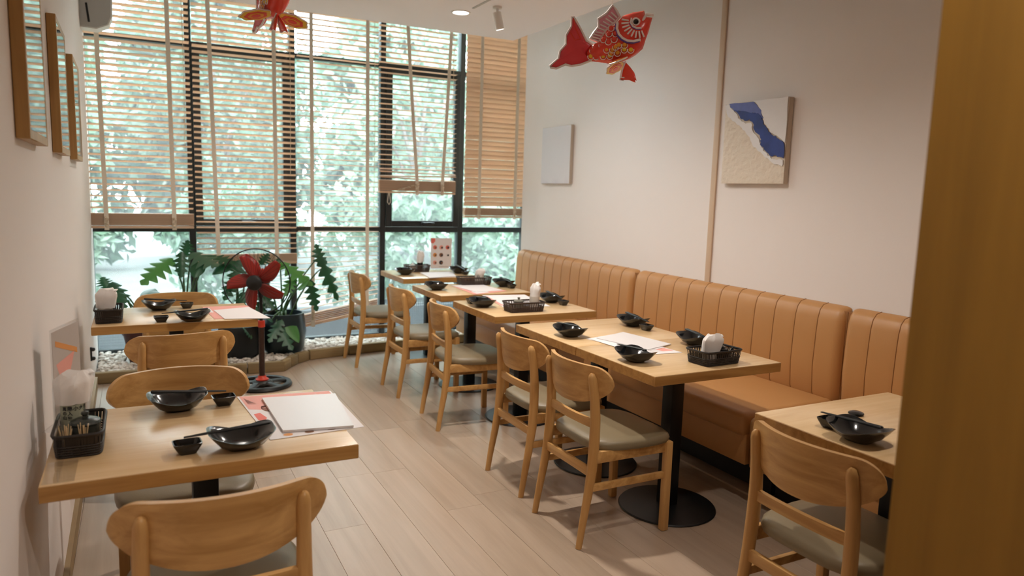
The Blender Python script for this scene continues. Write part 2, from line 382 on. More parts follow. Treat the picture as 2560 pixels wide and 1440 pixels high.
def garden_tree(name, x, y, r, h, n, size, mat, label, trunk=True, z0=0.2, cat='tree', seed=0):
    R = random.Random(seed); t = thing(name, label, cat, (x, y, -0.25), group='foliage outside the window')
    mb = MB(); cents = []
    for i in range(34):
        a = R.random()*2*PI; q = R.random()**0.5; zz = R.random()
        cr = r*R.uniform(0.22, 0.40)
        if cat == 'hedge':
            cr = r*.4; cents.append((Vector((R.uniform(-1, 1)*(r-cr), R.uniform(-.5, .5)*(r-cr), z0+cr+(i+.5)/34*(h-z0-2*cr))), cr)); continue
        cents.append((Vector((math.cos(a)*q*(r-cr), math.sin(a)*q*(r-cr)*0.6, z0+cr+zz*(h-z0-2*cr))), cr))
    for i in range(n):
        c, cr = cents[R.randrange(34)]
        d = Vector((R.gauss(0, 1), R.gauss(0, 1), R.gauss(0, 1))).normalized()
        p = c+d*cr*R.uniform(0.45, 1.0)
        nn = (d*0.6+Vector((R.gauss(0, .5), -0.5+R.gauss(0, .5), 0.5+R.gauss(0, .5)))).normalized()
        a = nn.orthogonal().normalized(); a = (Matrix.Rotation(R.random()*2*PI, 3, nn) @ a); b = nn.cross(a); L = size*R.uniform(0.6, 1.5); wd = L*R.uniform(0.3, 0.5)
        mb.add([p-a*L, p-b*wd-a*L*0.1+nn*wd*0.25, p+a*L, p+b*wd-a*L*0.1+nn*wd*0.25], [(0, 1, 2), (0, 2, 3)])
    tag(obj('foliage', mb, mat, t, smooth=0), kind='stuff')
    if trunk:
        tb = MB(); tb.tube([(0, 0, -0.1), (0.05, 0, h*0.3), (-0.08, 0.05, h*0.62), (0.02, 0, h*0.92)], [0.10, 0.08, 0.06, 0.02], 8)
        for i in range(7):
            c, cr = cents[i]; s0 = Vector((0, 0, h*R.uniform(0.2, 0.6)))
            tb.tube([s0, s0.lerp(c, 0.5)+Vector((0, 0, 0.15)), c], [0.04, 0.025, 0.008], 6)
        obj('trunk', tb, 'bark', t)
    return t
gt = [('garden_tree', -1.6, 10.5, 1.7, 4.5, 2200, 0.10, 'garden_leaf', 'broad leafy tree outside the leftmost window bay', True, 0.9),
      ('garden_tree', 1.2, 12.9, 2.1, 4.8, 2300, 0.10, 'garden_leaf_deep', 'deep green tree outside behind the standing fan', True, 1.0),
      ('garden_tree', 3.9, 10.75, 1.9, 4.7, 2300, 0.105, 'garden_leaf_pale', 'pale sunlit tree outside the middle window bay', True, 0.6),
      ('garden_tree', 6.6, 12.9, 2.1, 4.8, 2200, 0.105, 'garden_leaf', 'leafy tree outside the window bay with the lever handle', True, 0.6),
      ('garden_tree', 9.4, 10.9, 2.1, 5.0, 2000, 0.12, 'garden_leaf_deep', 'tree outside beyond the bench corner', True, 0.5),
      ('garden_tree', -4.6, 12.6, 2.3, 5.2, 2000, 0.12, 'garden_leaf_deep', 'distant tree far left outside the window', True, 0.5),
      ('garden_shrub', -0.85, 8.75, 0.82, 1.7, 1500, 0.06, 'garden_leaf_pale', 'pale shrub outside low behind the dark red pot', False, 0.05),
      ('garden_shrub', 0.85, 8.75, 0.82, 1.9, 1500, 0.06, 'garden_leaf', 'shrub outside low behind the fan guard', False, 0.05),
      ('garden_shrub', 2.55, 8.75, 0.82, 1.9, 1500, 0.065, 'garden_leaf_pale', 'pale shrub outside low behind the slanting blind', False, 0.05),
      ('garden_shrub', 4.25, 8.75, 0.82, 2.0, 1700, 0.07, 'garden_leaf_pale', 'pale shrub outside right behind the window table', False, 0.05),
      ('garden_shrub', 6.0, 8.8, 0.85, 1.9, 1500, 0.07, 'garden_leaf', 'shrub with red blossoms outside the bench corner', False, 0.05)]
for i, g in enumerate(gt):
    garden_tree(*g[:9], trunk=g[9], z0=g[10], cat='tree' if g[0] == 'garden_tree' else 'shrub', seed=i+3)
for i in range(5):
    garden_tree('garden_bush', -4.8+i*3.6, 15.6, 1.7, 4.6, 2600, 0.15, ('garden_leaf', 'garden_leaf_deep', 'garden_leaf_pale')[i % 3], 'big round bush behind the garden trees, %s from the left wall side' % ('first', 'second', 'third', 'fourth', 'fifth')[i], False, 0.0, 'bush', 60+i)
# far hedge row closing the view
for i in range(6):
    garden_tree('garden_hedge', -7+i*4.35, 18.6, 2.12, 6.9, 7000, 0.34, ('garden_leaf_deep', 'garden_leaf')[i % 2], 'tall hedge in the far background, number %s counted from the left wall side' % ('one', 'two', 'three', 'four', 'five', 'six')[i], False, 0.0, 'hedge', 40+i)
R5 = random.Random(5)
for i in range(5):
    p = (R5.uniform(3.6, 5.6), R5.uniform(8.0, 8.5), R5.uniform(0.5, 1.15)); mb = MB()
    for k in range(26):
        d = Vector((R5.gauss(0, 1), R5.gauss(0, 1), R5.gauss(0, 1))).normalized(); a = d.orthogonal().normalized(); b = d.cross(a)
        q = d*0.07*R5.uniform(.5, 1.2); mb.add([q-a*0.03, q-b*0.02, q+a*0.03, q+b*0.02], [(0, 1, 2, 3)])
    mb.tube([(0, 0, 0), (0.02, 0.05, -p[2]-0.25)], 0.008, 6)
    tag(obj('blossom_stalk', mb, 'garden_flower', None, p, smooth=0), 'reddish blossom cluster seen through the glass over the window table', 'flower', 'blossoms outside the window')

# ------------------------------------------------------------------ planter bed
curb = [(-0.33, 5.87), (0.30, 5.83), (0.72, 5.80), (1.0, 5.785), (1.075, 5.90), (1.15, 6.01), (1.26, 6.10), (1.62, 6.18), (2.05, 6.245), (2.6, 6.31), (3.24, 6.37)]
cb = thing('planter_curb', 'low weathered wooden edging around the white pebble bed', 'edging')
for i in range(len(curb)-1):
    a, b = Vector((*curb[i], 0)), Vector((*curb[i+1], 0)); d = b-a; L = d.length; ang = math.atan2(d.y, d.x)
    obj('curb_block', MB().bbox(0.003, L-0.003, 0, 0.055, 0.001, 0.085, r=0.009, seg=2), 'curb_wood', cb, a, (0, 0, ang))
def curby(x):
    for (xa, ya), (xb, yb) in zip(curb, curb[1:]):
        if xa <= x <= xb: return ya+(yb-ya)*(x-xa)/(xb-xa)
    return 6.0
def ico():
    bm = bmesh.new(); bmesh.ops.create_icosphere(bm, subdivisions=1, radius=1); bm.verts.index_update()
    r = [v.co.copy() for v in bm.verts], [[v.index for v in f.verts] for f in bm.faces]; bm.free(); return r
IV, IF = ico(); RP = random.Random(11); pb = MB()
for i in range(5200):
    x = RP.uniform(-0.30, 3.5); ya = curby(min(x, 3.23))+0.06; yb = WINY-0.03
    y = RP.uniform(ya, yb); t = (y-ya)/(yb-ya)
    if any(math.hypot(x-qx, y-qy) < qr for qx, qy, qr in ((1.075, 6.27, .175), (.72, 6.22, .165), (.33, 6.28, .16), (.02, 6.28, .15))): continue
    s = RP.uniform(0.010, 0.021); z = 0.055+0.025*t+RP.uniform(-0.008, 0.012)
    Mx = Matrix.Translation((x, y, z)) @ Matrix.Rotation(RP.random()*6, 4, 'Z') @ Matrix.Rotation(RP.uniform(-.5, .5), 4, 'X') @ Matrix.Diagonal((s*RP.uniform(.9, 1.5), s, s*RP.uniform(.55, .8), 1))
    pb.add([Mx @ v for v in IV], IF)
pbo = tag(obj('white_pebbles', pb, 'pebble', smooth=60), 'bed of white pebbles around the plant pots by the window', 'pebbles', kind='stuff')
gv = []
for i in range(40):
    x = -0.3+3.5*i/39; gv += [(x, curby(min(x, 3.23))+0.03, 0.045), (x, WINY, 0.058)]
gm = MB().add(gv, [(2*i, 2*i+2, 2*i+3, 2*i+1) for i in range(39)])
go = obj('gravel_base', gm, 'pebble', pbo)

# ------------------------------------------------------------------ lamps
def downlight(x, y, power, label):
    t = thing('ceiling_downlight', label, 'lamp', (x, y, 2.65), group='recessed ceiling lamps')
    obj('trim_ring', MB().lathe([(0.052, -0.001), (0.066, -0.001), (0.064, -0.006), (0.054, -0.006), (0.052, -0.001)], 28, close=False), 'white_plastic', t)
    obj('lens', MB().lathe([(0.0, -0.003), (0.053, -0.003), (0.053, -0.001)], 28, close=False), 'lamp_glow', t)
    ld = bpy.data.lights.new('lamp_beam', 'SPOT'); ld.energy = power; ld.spot_size = math.radians(150); ld.spot_blend = 0.9; ld.shadow_soft_size = 0.05; ld.color = (1.0, 0.91, 0.82)
    lo = ob('lamp_beam', ld, t, (0, 0, -0.015))
    return t
dl = [(1.96, 4.62, 'recessed round ceiling lamp glowing near the window'), (1.55, 3.15, 'recessed ceiling lamp over the joined tables'), (2.05, 1.30, 'recessed ceiling lamp over the table by the partition'),
      (0.55, 5.02, 'recessed ceiling lamp over the back left table'), (0.85, 0.25, 'unseen ceiling lamp added over the entrance beside the partition')]  # entrance lamp is unseen, added to brighten the front left table and partition
LPW = [52, 124, 44, 36, 72]
for (x, y, lb), pw_ in zip(dl, LPW): downlight(x, y, pw_, lb)
def track_spot(y, power, label, tilt=34):
    sp = thing('track_spotlight', label, 'lamp', (2.10, y, 2.65), group='track spotlights')
    obj('mount', MB().lathe([(0.0, 0), (0.03, 0), (0.03, -0.012), (0.008, -0.014), (0.008, -0.05), (0, -0.05)], 20, close=False), 'white_plastic', sp)
    Ms = Matrix.Translation((0.0, 0.0, -0.055)) @ Matrix.Rotation(math.radians(-tilt*.45), 4, 'Y')
    obj('barrel', MB().lathe([(0.0, 0.02), (0.026, 0.02), (0.028, 0.015), (0.028, -0.088), (0.025, -0.088), (0.025, -0.08)], 22, close=False, M=Ms), 'white_plastic', sp)
    obj('lens', MB().lathe([(0.0, -0.082), (0.025, -0.082)], 22, close=False, M=Ms), 'lamp_glow', sp)
    sd = bpy.data.lights.new('lamp_beam', 'SPOT'); sd.energy = power; sd.spot_size = math.radians(140); sd.spot_blend = 1.0; sd.shadow_soft_size = 0.04; sd.color = (0.80, 0.92, 1.0)
    so_ = ob('lamp_beam', sd, sp, Ms @ Vector((0, 0, -0.09))); so_.rotation_euler = (0, -math.radians(tilt), 0)
track_spot(4.35, 14, 'white track spotlight tilted towards the bench wall, seen below the ceiling')
track_spot(3.35, 3, 'unseen white track spotlight added to brighten the bench wall')  # out of view, added as extra light on the bench wall
tag(obj('ceiling_track', MB().bbox(1.975, 1.99, 3.1, 4.47, 2.644, 2.652, r=0.001, seg=1), 'grey_plastic'), 'thin grey lamp track set in the lowered ceiling', 'track')

# ------------------------------------------------------------------ venetian blinds
BY = 6.43
def slat_mesh(w, curve=0.004):
    mb = MB(); n = 4; D = 0.048; vs = []
    for x in (-w/2, w/2):
        for k in range(n+1):
            q = k/n-0.5; vs.append((x, q*D, curve*(1-4*q*q)+0.0013))
        for k in range(n, -1, -1):
            q = k/n-0.5; vs.append((x, q*D, curve*(1-4*q*q)-0.0013))
    m = 2*(n+1); mb.add(vs, [tuple(range(m)), tuple(range(2*m-1, m-1, -1))]+[(k, m+k, m+(k+1) % m, (k+1) % m) for k in range(m)])
    return mesh('slat', mb, 'slat_wood', smooth=50)
def blind(x0, x1, ztop_stack, zbot, label, tilt, tapes, ztop=3.16, pitch=0.045, slope=0.0, nstack=15, zslat=None):
    w = x1-x0; cx = (x0+x1)/2
    t = thing('venetian_blind', label, 'blind', (cx, BY, zbot), group='wooden venetian blinds on the window')
    sm = slat_mesh(w)
    obj('headrail', MB().bbox(-w/2, w/2, -0.028, 0.028, ztop-zbot, ztop-zbot+0.04, r=0.004), 'slat_wood', t)
    zs = zslat or ztop_stack
    n = int((ztop-0.02-zs)/pitch)
    for i in range(n):
        z = zs-zbot+pitch*(i+1)
        sl = slope*max(0, 1-i/10.0)
        ob('slat', sm, t, (0, 0, z+random.uniform(-.001, .001)), (math.radians(tilt+random.uniform(-1.5, 1.5)), -sl, 0))
    for i in range(nstack):
        z = 0.022+(ztop_stack-zbot-0.02)*(i+0.5)/nstack
        ob('slat', sm, t, (random.uniform(-.002, .002), random.uniform(-.002, .002), z), (0, -slope, 0))
    obj('bottom_rail', MB().bbox(-w/2, w/2, -0.025, 0.025, 0.0, 0.018, r=0.004, M=Matrix.Rotation(-slope, 4, 'Y')), 'slat_wood', t)
    for k, tx in enumerate(tapes):
        xt, xb_ = (tx if isinstance(tx, tuple) else (tx, tx))
        zlow = -0.012 + math.tan(slope)*(xb_-cx) if True else 0
        H = ztop-zbot
        mb = MB()
        for yy in (-0.031, 0.031):
            if yy > 0: continue
            pts = [(xt-cx, yy, H), ((xt*0.5+xb_*0.5)-cx, yy-0.002, H*0.5), (xb_-cx, yy-0.004, max(0.1, (ztop_stack-zbot)*0.9)), (xb_-cx, yy-0.004, zlow)]
            vs = []; 
            for (px, py, pz) in pts: vs += [(px-0.016, py, pz), (px+0.016, py, pz), (px+0.016, py+0.0015, pz), (px-0.016, py+0.0015, pz)]
            fs = [(0, 1, 2, 3)]
            for i in range(3):
                o = 4*i
                for j in range(4): fs.append((o+j, o+(j+1) % 4, o+4+(j+1) % 4, o+4+j))
            fs.append((12, 13, 14, 15)); mb.add(vs, fs)
        obj('ladder_tape', mb, 'tape', t, smooth=0)
        kn = MB()
        for j in range(6): kn.lathe([(0.0, -0.011), (0.009, -0.006), (0.011, 0), (0.009, 0.006), (0, 0.011)], 8, c=(xb_-cx+0.008*math.sin(j*2.1), -0.043-0.003*math.cos(j*3), max(zlow, 0)+0.018+0.013*j), close=False)
        obj('cord_knot', kn, 'cord', t)
    obj('lift_cord', MB().tube([(w/2-0.05, -0.034, ztop-zbot), (w/2-0.045, -0.036, (ztop-zbot)*0.6), (w/2-0.052, -0.036, (ztop-zbot)*0.32)], 0.0022, 6), 'cord', t)
    return t
blind(-0.325, 0.405, 1.215, 1.10, 'open wooden blind ending in a thick slat bundle beside the left wall', -15, [(-0.235, -0.215), (0.25, 0.26)], nstack=21)
blind(0.425, 1.222, 0.885, 0.80, 'open wooden blind hanging down behind the standing fan', -15, [(0.54, 0.585), (1.045, 1.05)], nstack=14)
blind(1.238, 1.950, 0.40, 0.285, 'long open wooden blind whose bottom hangs crooked near the pebbles', -4, [1.352, 1.84], nstack=6, slope=0.17)
b4 = blind(1.955, 2.70, 1.545, 1.43, 'half raised wooden blind with an untidy slat bundle and tangled cord', -4, [(2.19, 2.31), (2.64, 2.56)], nstack=22, zslat=1.64)
for z, s, dy in ((0.135, 0.03, -0.012), (0.160, -0.022, -0.018), (0.190, 0.012, -0.010), (0.222, -0.012, 0)):
    c = [o for o in b4.children if o.name.startswith('slat')][0]; d = c.copy(); COL.objects.link(d); d.parent = b4; d.location = (0, dy, z); d.rotation_euler = (0.25, s, 0.02)
mb = MB()
for j in range(22): q = j/21; mb.lathe([(0, -0.009), (0.008, 0), (0, 0.009)], 6, c=(-0.20+0.20*q+0.004*math.sin(j*5), -0.038-0.004*math.cos(j*3), 0.03+0.06*q+0.006*math.sin(j*4)), close=False)
obj('tangled_cord', mb, 'cord', b4)
obj('pull_loop', MB().tube([(-0.29, -0.03, 0.0), (-0.30, -0.03, -0.08), (-0.285, -0.03, -0.105), (-0.27, -0.03, -0.08), (-0.28, -0.03, 0.0)], 0.003, 6), 'tape', b4)
blind(2.80, 3.50, 1.305, 1.215, 'closed honey coloured wooden blind in the corner by the bench', -62, [2.945, 3.335], nstack=16)

# ------------------------------------------------------------------ banquette
def bench(ya, yb, label):
    t = thing('banquette_bench', label, 'bench', (0, ya, 0), group='tan leather banquette along the wall')
    L = yb-ya; xf, xw = 3.175, RWX-0.003
    n = max(1, round(L/0.145)); cw = L/n
    # one padded channel profile (x,z) swept across its width with a soft pillow
    prof = [(xw, 0.42), (xf+0.02, 0.42), (xf, 0.46), (xf-0.012, 0.60), (xf-0.006, 0.78), (xf+0.0, 0.86), (xf+0.012, 0.905), (xf+0.035, 0.93), (xw, 0.938)]
    def channel(dl, dr):
        K = 13; vs = []
        for k in range(K):
            q = k/(K-1); c = 2*q-1; d = (dl*max(0, -c)**9 if dl < .01 else dl*max(0, -c)**5)+(dr*max(0, c)**9 if dr < .01 else dr*max(0, c)**5)
            for i, (x, z) in enumerate(prof):
                vs.append((min(xw, x+(0 if i == 0 else d)), q*cw, z-(d*.35 if i >= 5 else 0)))
        m = len(prof); fs = []
        for k in range(K-1):
            for i in range(m-1): fs.append((k*m+i, k*m+i+1, (k+1)*m+i+1, (k+1)*m+i))
        fs += [tuple(range(m)), tuple((K-1)*m+i for i in range(m-1, -1, -1))]
        return mesh('back_channel', MB().add(vs, fs), 'leather', smooth=60)
    ms_ = (channel(.028, .003), channel(.003, .003), channel(.003, .028))
    for i in range(n): ob('back_channel', ms_[0 if i == 0 else (2 if i == n-1 else 1)], t, (0, i*cw, 0))
    sme = mesh('seam', MB().tube([(x-.0005 if i else x, 0, z+(.0008 if i > 6 else 0)) for i, (x, z) in enumerate(prof[1:])], .0022, 6), 'leather_seam')
    for i in range(1, n): ob('seam', sme, t, (.0028, i*cw, -.0005))
    obj('back_core', MB().box(xf+0.034, xw, -0.009, L+0.009, 0.44, 0.915), 'leather_seam', t)  # its dark ends show in the section gaps and stand in for shade
    obj('seat_cushion', MB().bbox(2.545, 3.20, 0.003, L-0.003, 0.33, 0.45, r=0.035, seg=5), 'leather', t)
    obj('seat_front', MB().bbox(2.575, 2.62, 0.003, L-0.003, 0.19, 0.345, r=0.006), 'leather', t)
    obj('plinth', MB().box(2.77, 3.2, 0.003, L-0.003, 0.0, 0.34), 'plinth', t)
    return t
bench(4.212, 6.04, 'far tan leather bench section reaching the window')
bench(2.442, 4.192, 'middle tan leather bench section behind the joined tables')
bench(0.66, 2.422, 'near tan leather bench section half hidden by the wooden partition')

# ------------------------------------------------------------------ tables
TH = 0.742
TMESH = {}
def table(x0, x1, y0, y1, label, group):
    w, d = x1-x0, y1-y0; t = thing('dining_table', label, 'table', ((x0+x1)/2, (y0+y1)/2, 0), group=group)
    k = (round(w, 3), round(d, 3))
    if k not in TMESH:
        top = MB(); top.bbox(-w/2, w/2, -d/2, d/2, 0.6985, TH, r=0.0022, seg=2)
        e = MB(); e.bbox(-w/2-0.0008, w/2+0.0008, -d/2-0.0008, d/2+0.0008, 0.6995, TH-0.0022, r=0.001, seg=1)
        TMESH[k] = (mesh('table_top', top, 'table_top'), mesh('edge_band', e, 'table_edge'))
    tp = ob('table_top', TMESH[k][0], t); ob('edge_band', TMESH[k][1], tp)
    obj('support_plate', MB().bbox(-0.17, 0.17, -0.10, 0.10, 0.690, 0.6985, r=0.002, seg=1), 'black_metal', t)
    obj('column', MB().lathe([(0.036, 0.012), (0.036, 0.69)], 4, sq=(60, 1, 1)) if False else MB().bbox(-0.036, 0.036, -0.036, 0.036, 0.010, 0.692, r=0.005), 'black_metal', t)
    obj('base_disc', MB().lathe([(0, 0), (0.226, 0), (0.230, 0.004), (0.226, 0.009), (0.06, 0.016), (0, 0.016)], 48, close=False), 'black_metal', t)
    return t
LG, RG = 'oak tables along the left wall', 'oak tables along the bench'
table(-0.232, 0.540, 1.960, 2.578, 'light oak table at the front left, a clear acrylic stand at its wall end', LG)
table(-0.225, 0.565, 4.085, 4.665, 'light oak table at the back left near the standing fan', LG)
table(1.870, 2.575, 1.135, 1.745, 'light oak table half hidden by the wooden partition', RG)
table(1.852, 2.568, 2.268, 2.866, 'near one of the two joined oak tables, carrying a dark basket', RG)
table(1.850, 2.566, 2.869, 3.487, 'far one of the two joined oak tables, without a basket', RG)
table(1.848, 2.560, 3.748, 4.385, 'light oak table with a basket and white napkin cup, third from the window', RG)
table(1.852, 2.566, 4.615, 5.205, 'light oak table second from the window along the bench', RG)
table(1.915, 2.600, 5.600, 6.225, 'light oak table closest to the window, carrying the poster stand', RG)

# ------------------------------------------------------------------ chairs (local +X is forward)
def chair_parts():
    P = []
    for s in (-1, 1):
        pts = [(-.258, s*.188, 0), (-.243, s*.187, .10), (-.222, s*.185, .22), (-.205, s*.183, .34), (-.198, s*.181, .45), (-.197, s*.179, .55), (-.204, s*.177, .65), (-.217, s*.175, .72), (-.222, s*.1745, .738), (-.225, s*.174, .746)]
        P.append(('leg', mesh('leg', MB().tube(pts, [.0140, .0165, .0195, .0225, .0235, .0225, .0210, .0190, .0140, .004], 14, up=(0, 1, 0), flat=0.86), 'chair_wood')))
        P.append(('leg', mesh('leg', MB().bbox(.165, .200, s*.195-.0165, s*.195+.0165, 0.0, .412, r=.006), 'chair_wood')))
        P.append(('seat_rail', mesh('seat_rail', MB().bbox(-.195, .17, s*.188-.011, s*.188+.011, .362, .412, r=.004), 'chair_back')))
        P.append(('stretcher', mesh('stretcher', MB().bbox(-.215, .172, s*.190-.009, s*.190+.009, .243, .273, r=.003), 'chair_back')))
    P.append(('seat_rail', mesh('seat_rail', MB().bbox(.168, .192, -.19, .19, .362, .412, r=.004), 'chair_back')))
    P.append(('seat_rail', mesh('seat_rail', MB().bbox(-.115, -.095, -.18, .18, .365, .406, r=.004), 'chair_back')))
    P.append(('stretcher', mesh('stretcher', MB().bbox(-.219, -.201, -.182, .182, .303, .343, r=.003), 'chair_back')))
    rb = MB(); nn = 10; vs = []; fs = []
    for i in range(nn+1):
        y = -.178+.356*i/nn; x = -.197-.012*(1-(y/.178)**2)
        vs += [(x-.0085, y, .510), (x+.0085, y, .510), (x+.0085, y, .545), (x-.0085, y, .545)]
    for i in range(nn):
        for j in range(4): fs.append((4*i+j, 4*i+(j+1) % 4, 4*i+4+(j+1) % 4, 4*i+4+j))
    fs += [(0, 1, 2, 3), (4*nn, 4*nn+1, 4*nn+2, 4*nn+3)]
    P.append(('back_rail', mesh('back_rail', rb.add(vs, fs), 'chair_back', smooth=30)))
    # curved backrest panel
    mb = MB(); nu, nv, hw, th = 44, 8, .238, .0105; vs = []
    for side in (0, 1):
        for i in range(nu+1):
            u = -1+2*i/nu; u = math.sin(u*PI/2)*0.85+u*0.15
            e = abs(u)
            rd = 1-math.sqrt(max(0, 1-max(0, (e-.72)/.28)**2)); zt = .774-.006*e**2-.066*rd
            zb = .598+.070*e**2.3+.030*rd
            x = -.240+.088*u*u
            nx = 1/math.sqrt(1+(2*.088*u/hw)**2); ny = -(2*.088*u/hw)*nx
            for k in range(nv+1):
                q = k/nv; z = zb+(zt-zb)*q
                t = th*(1-.18*abs(2*q-1)**8)*(1-.2*max(0, (e-.93)/.07)**2)
                lean = -(z-.69)*.10
                sg = (1 if side == 0 else -1)*t
                vs.append((x+lean+nx*sg, u*hw+ny*sg, z))
    m = (nu+1)*(nv+1); fs = []
    g = lambda s_, i, k: s_*m+i*(nv+1)+k
    for s_ in (0, 1):
        for i in range(nu):
            for k in range(nv): fs.append((g(s_, i, k), g(s_, i+1, k), g(s_, i+1, k+1), g(s_, i, k+1)))
    for i in range(nu):
        for k in (0, nv): fs.append((g(0, i, k), g(0, i+1, k), g(1, i+1, k), g(1, i, k)))
    for k in range(nv):
        for i in (0, nu): fs.append((g(0, i, k), g(0, i, k+1), g(1, i, k+1), g(1, i, k)))
    P.append(('backrest', mesh('backrest', mb.add(vs, fs), 'chair_back', smooth=50)))
    # seat pad
    mb = MB(); seg = 48; rings = [(0.0, .404), (.93, .404), (.985, .410), (1.0, .425), (.985, .440), (.93, .449), (.75, .454), (.45, .456), (0.0, .456)]
    vs = []
    for r, z in rings:
        for k in range(seg):
            a = 2*PI*k/seg; ca, sa = math.cos(a), math.sin(a); e = 4.2
            q = (abs(ca)**e+abs(sa)**e)**(-1/e)
            x = .012+q*ca*.215*r; y = q*sa*(.222-.022*(-(x-.012)/.215 if x < .012 else 0))*r
            dz = -.010*max(0, (x-.12)/.11)**2 if z > .43 else 0
            vs.append((x, y, z+dz))
    n = len(rings); fs = []
    for i in range(n-1):
        for k in range(seg): fs.append((i*seg+k, i*seg+(k+1) % seg, (i+1)*seg+(k+1) % seg, (i+1)*seg+k))
    P.append(('seat', mesh('seat', mb.add(vs, fs), 'seat_leather', smooth=60)))
    return P
CH = chair_parts()
def chair(x, y, deg, label):
    t = thing('dining_chair', label, 'chair', (x, y, 0), math.radians(deg), 'oak dining chairs with grey seats')
    for n, me in CH: ob(n, me, t)
chair(0.157, 1.905, 90, 'oak dining chair in the foreground with its back to the viewer')
chair(0.12, 2.705, -90, 'oak dining chair facing the viewer on the far side of the front left table')
chair(0.145, 3.845, 97, 'oak dining chair pushed to the near side of the back left table')
chair(0.20, 4.775, -90, 'oak dining chair on the window side of the back left table')
chair(1.945, 1.425, 0, 'oak dining chair half hidden by the wooden partition')
chair(1.85, 2.57, 0, 'oak dining chair at the near one of the joined tables')
chair(1.868, 3.12, 0, 'oak dining chair at the far one of the joined tables')
chair(1.87, 4.16, -5, 'oak dining chair third from the window in the right row')
chair(1.855, 4.95, 0, 'oak dining chair second from the window in the right row')
chair(1.815, 5.91, 0, 'oak dining chair closest to the window in the right row')

# ------------------------------------------------------------------ tableware
def bowl_mesh():
    seg = 48
    def ring(r, z0, wave):
        out = []
        for k in range(seg):
            a = 2*PI*k/seg; ca, sa = math.cos(a), math.sin(a); e = 2+1.6*min(1, r/0.6)
            q = (abs(ca)**e+abs(sa)**e)**(-1/e)
            out.append((q*ca*r*.088, q*sa*r*.076, z0+wave*(math.cos(2*a)*.5+.5)*.020+wave*math.cos(4*a)*-.004))
        return out
    R = [(0.001, 0, 0), (.42, 0, 0), (.46, .004, 0), (.66, .012, .15), (.86, .026, .6), (1.0, .036, 1.0), (1.01, .0375, 1.0), (.985, .0375, 1.0), (.84, .0275, .6), (.62, .0135, .15), (.40, .0065, 0), (.001, .006, 0)]
    vs = []; 
    for r in R: vs += ring(*r)
    fs = []
    for i in range(len(R)-1):
        for k in range(seg): fs.append((i*seg+k, i*seg+(k+1) % seg, (i+1)*seg+(k+1) % seg, (i+1)*seg+k))
    return mesh('black_bowl', MB().add(vs, fs), 'black_glaze', smooth=70)
def sauce_mesh():
    p = [(0.0, 0), (.020, 0), (.022, .002), (.0355, .026), (.0365, .0315), (.0335, .0320), (.0325, .0265), (.020, .005), (0, .004)]
    return mesh('sauce_dish', MB().lathe(p, 8*6, sq=(7, 1.0, 0.80), close=False), 'black_glaze', smooth=40)
BOWL, SAUCE = bowl_mesh(), sauce_mesh()
STICK = mesh('chopstick', MB().tube([(-.112, 0, 0), (-.108, 0, 0), (.02, 0, 0), (.112, 0, 0)], [.0022, .0044, .0036, .0017], 8), 'black_plastic')
def xy(px, py, z=TH): p = at(px, py, 2, z); return p.x, p.y
def setting(bx, by, ax, sauce, where, sticks=True, soff=0.135, rz=0.0):
    # ax: heading of the chopstick's thin end (towards the sauce dish)
    b = ob('black_bowl', BOWL, None, (bx, by, TH+.0006), (0, 0, ax+rz)); tag(b, 'black wavy rimmed bowl '+where, 'bowl', 'black bowls')
    if sauce:
        sx, sy = sauce if isinstance(sauce, tuple) else (bx+math.cos(ax)*soff, by+math.sin(ax)*soff)
        s = ob('sauce_dish', SAUCE, None, (sx, sy, TH+.0006), (0, 0, ax+.05)); tag(s, 'small black sauce dish '+where, 'dish', 'black sauce dishes')
    if sticks:
        t = thing('chopsticks', 'black chopsticks over the bowl '+where, 'chopsticks', (bx+math.cos(ax)*.035, by+math.sin(ax)*.035, TH+.0565), ax, 'black chopsticks')
        t.rotation_euler = (0, math.radians(4.5), ax-.05)
        for d in (-.0042, .0042): ob('chopstick', STICK, t, (0, d, 0), (0, 0, -d*3))
setting(0.094, 2.490, 0.03, (0.232, 2.490), 'on the far side of the front left table')
setting(0.236, 2.055, PI+0.03, (0.098, 2.065), 'on the near side of the front left table')
setting(0.091, 4.545, 0.0, (0.236, 4.56), 'on the window side of the back left table')
setting(0.240, 4.115, PI, (0.090, 4.135), 'on the near side of the back left table')
setting(1.955, 1.405, PI/2, (1.975, 1.525), 'on the table half hidden by the partition')
setting(1.945, 2.525, PI/2, None, 'on the near joined table beside the chair')
setting(2.455, 2.715, -PI/2, None, 'behind the basket on the near joined table')
setting(1.965, 3.105, PI/2, None, 'on the far joined table beside the chair')
setting(2.470, 3.245, -PI/2, (2.455, 3.105), 'on the far joined table beside the bench')
setting(1.930, 4.105, PI/2, (1.915, 4.245), 'on the chair side of the third table from the window')
setting(2.465, 4.150, -PI/2, (2.476, 4.015), 'on the bench side of the third table from the window')
setting(1.937, 4.920, PI/2, None, 'on the chair side of the second table from the window')
setting(2.515, 4.970, -PI/2, (2.522, 4.850), 'on the bench side of the second table from the window')
setting(2.020, 5.875, PI/2, None, 'on the chair side of the table closest to the window')
setting(2.525, 5.885, -PI/2, (2.532, 5.755), 'on the bench side of the table closest to the window')
tag(obj('round_lid', MB().lathe([(0, 0), (.022, 0), (.026, .004), (.025, .008), (.015, .012), (0, .0125)], 28, close=False), 'black_glaze', None, (2.186, 1.59, TH+.0006)), 'small round black lid on the table by the partition', 'lid')

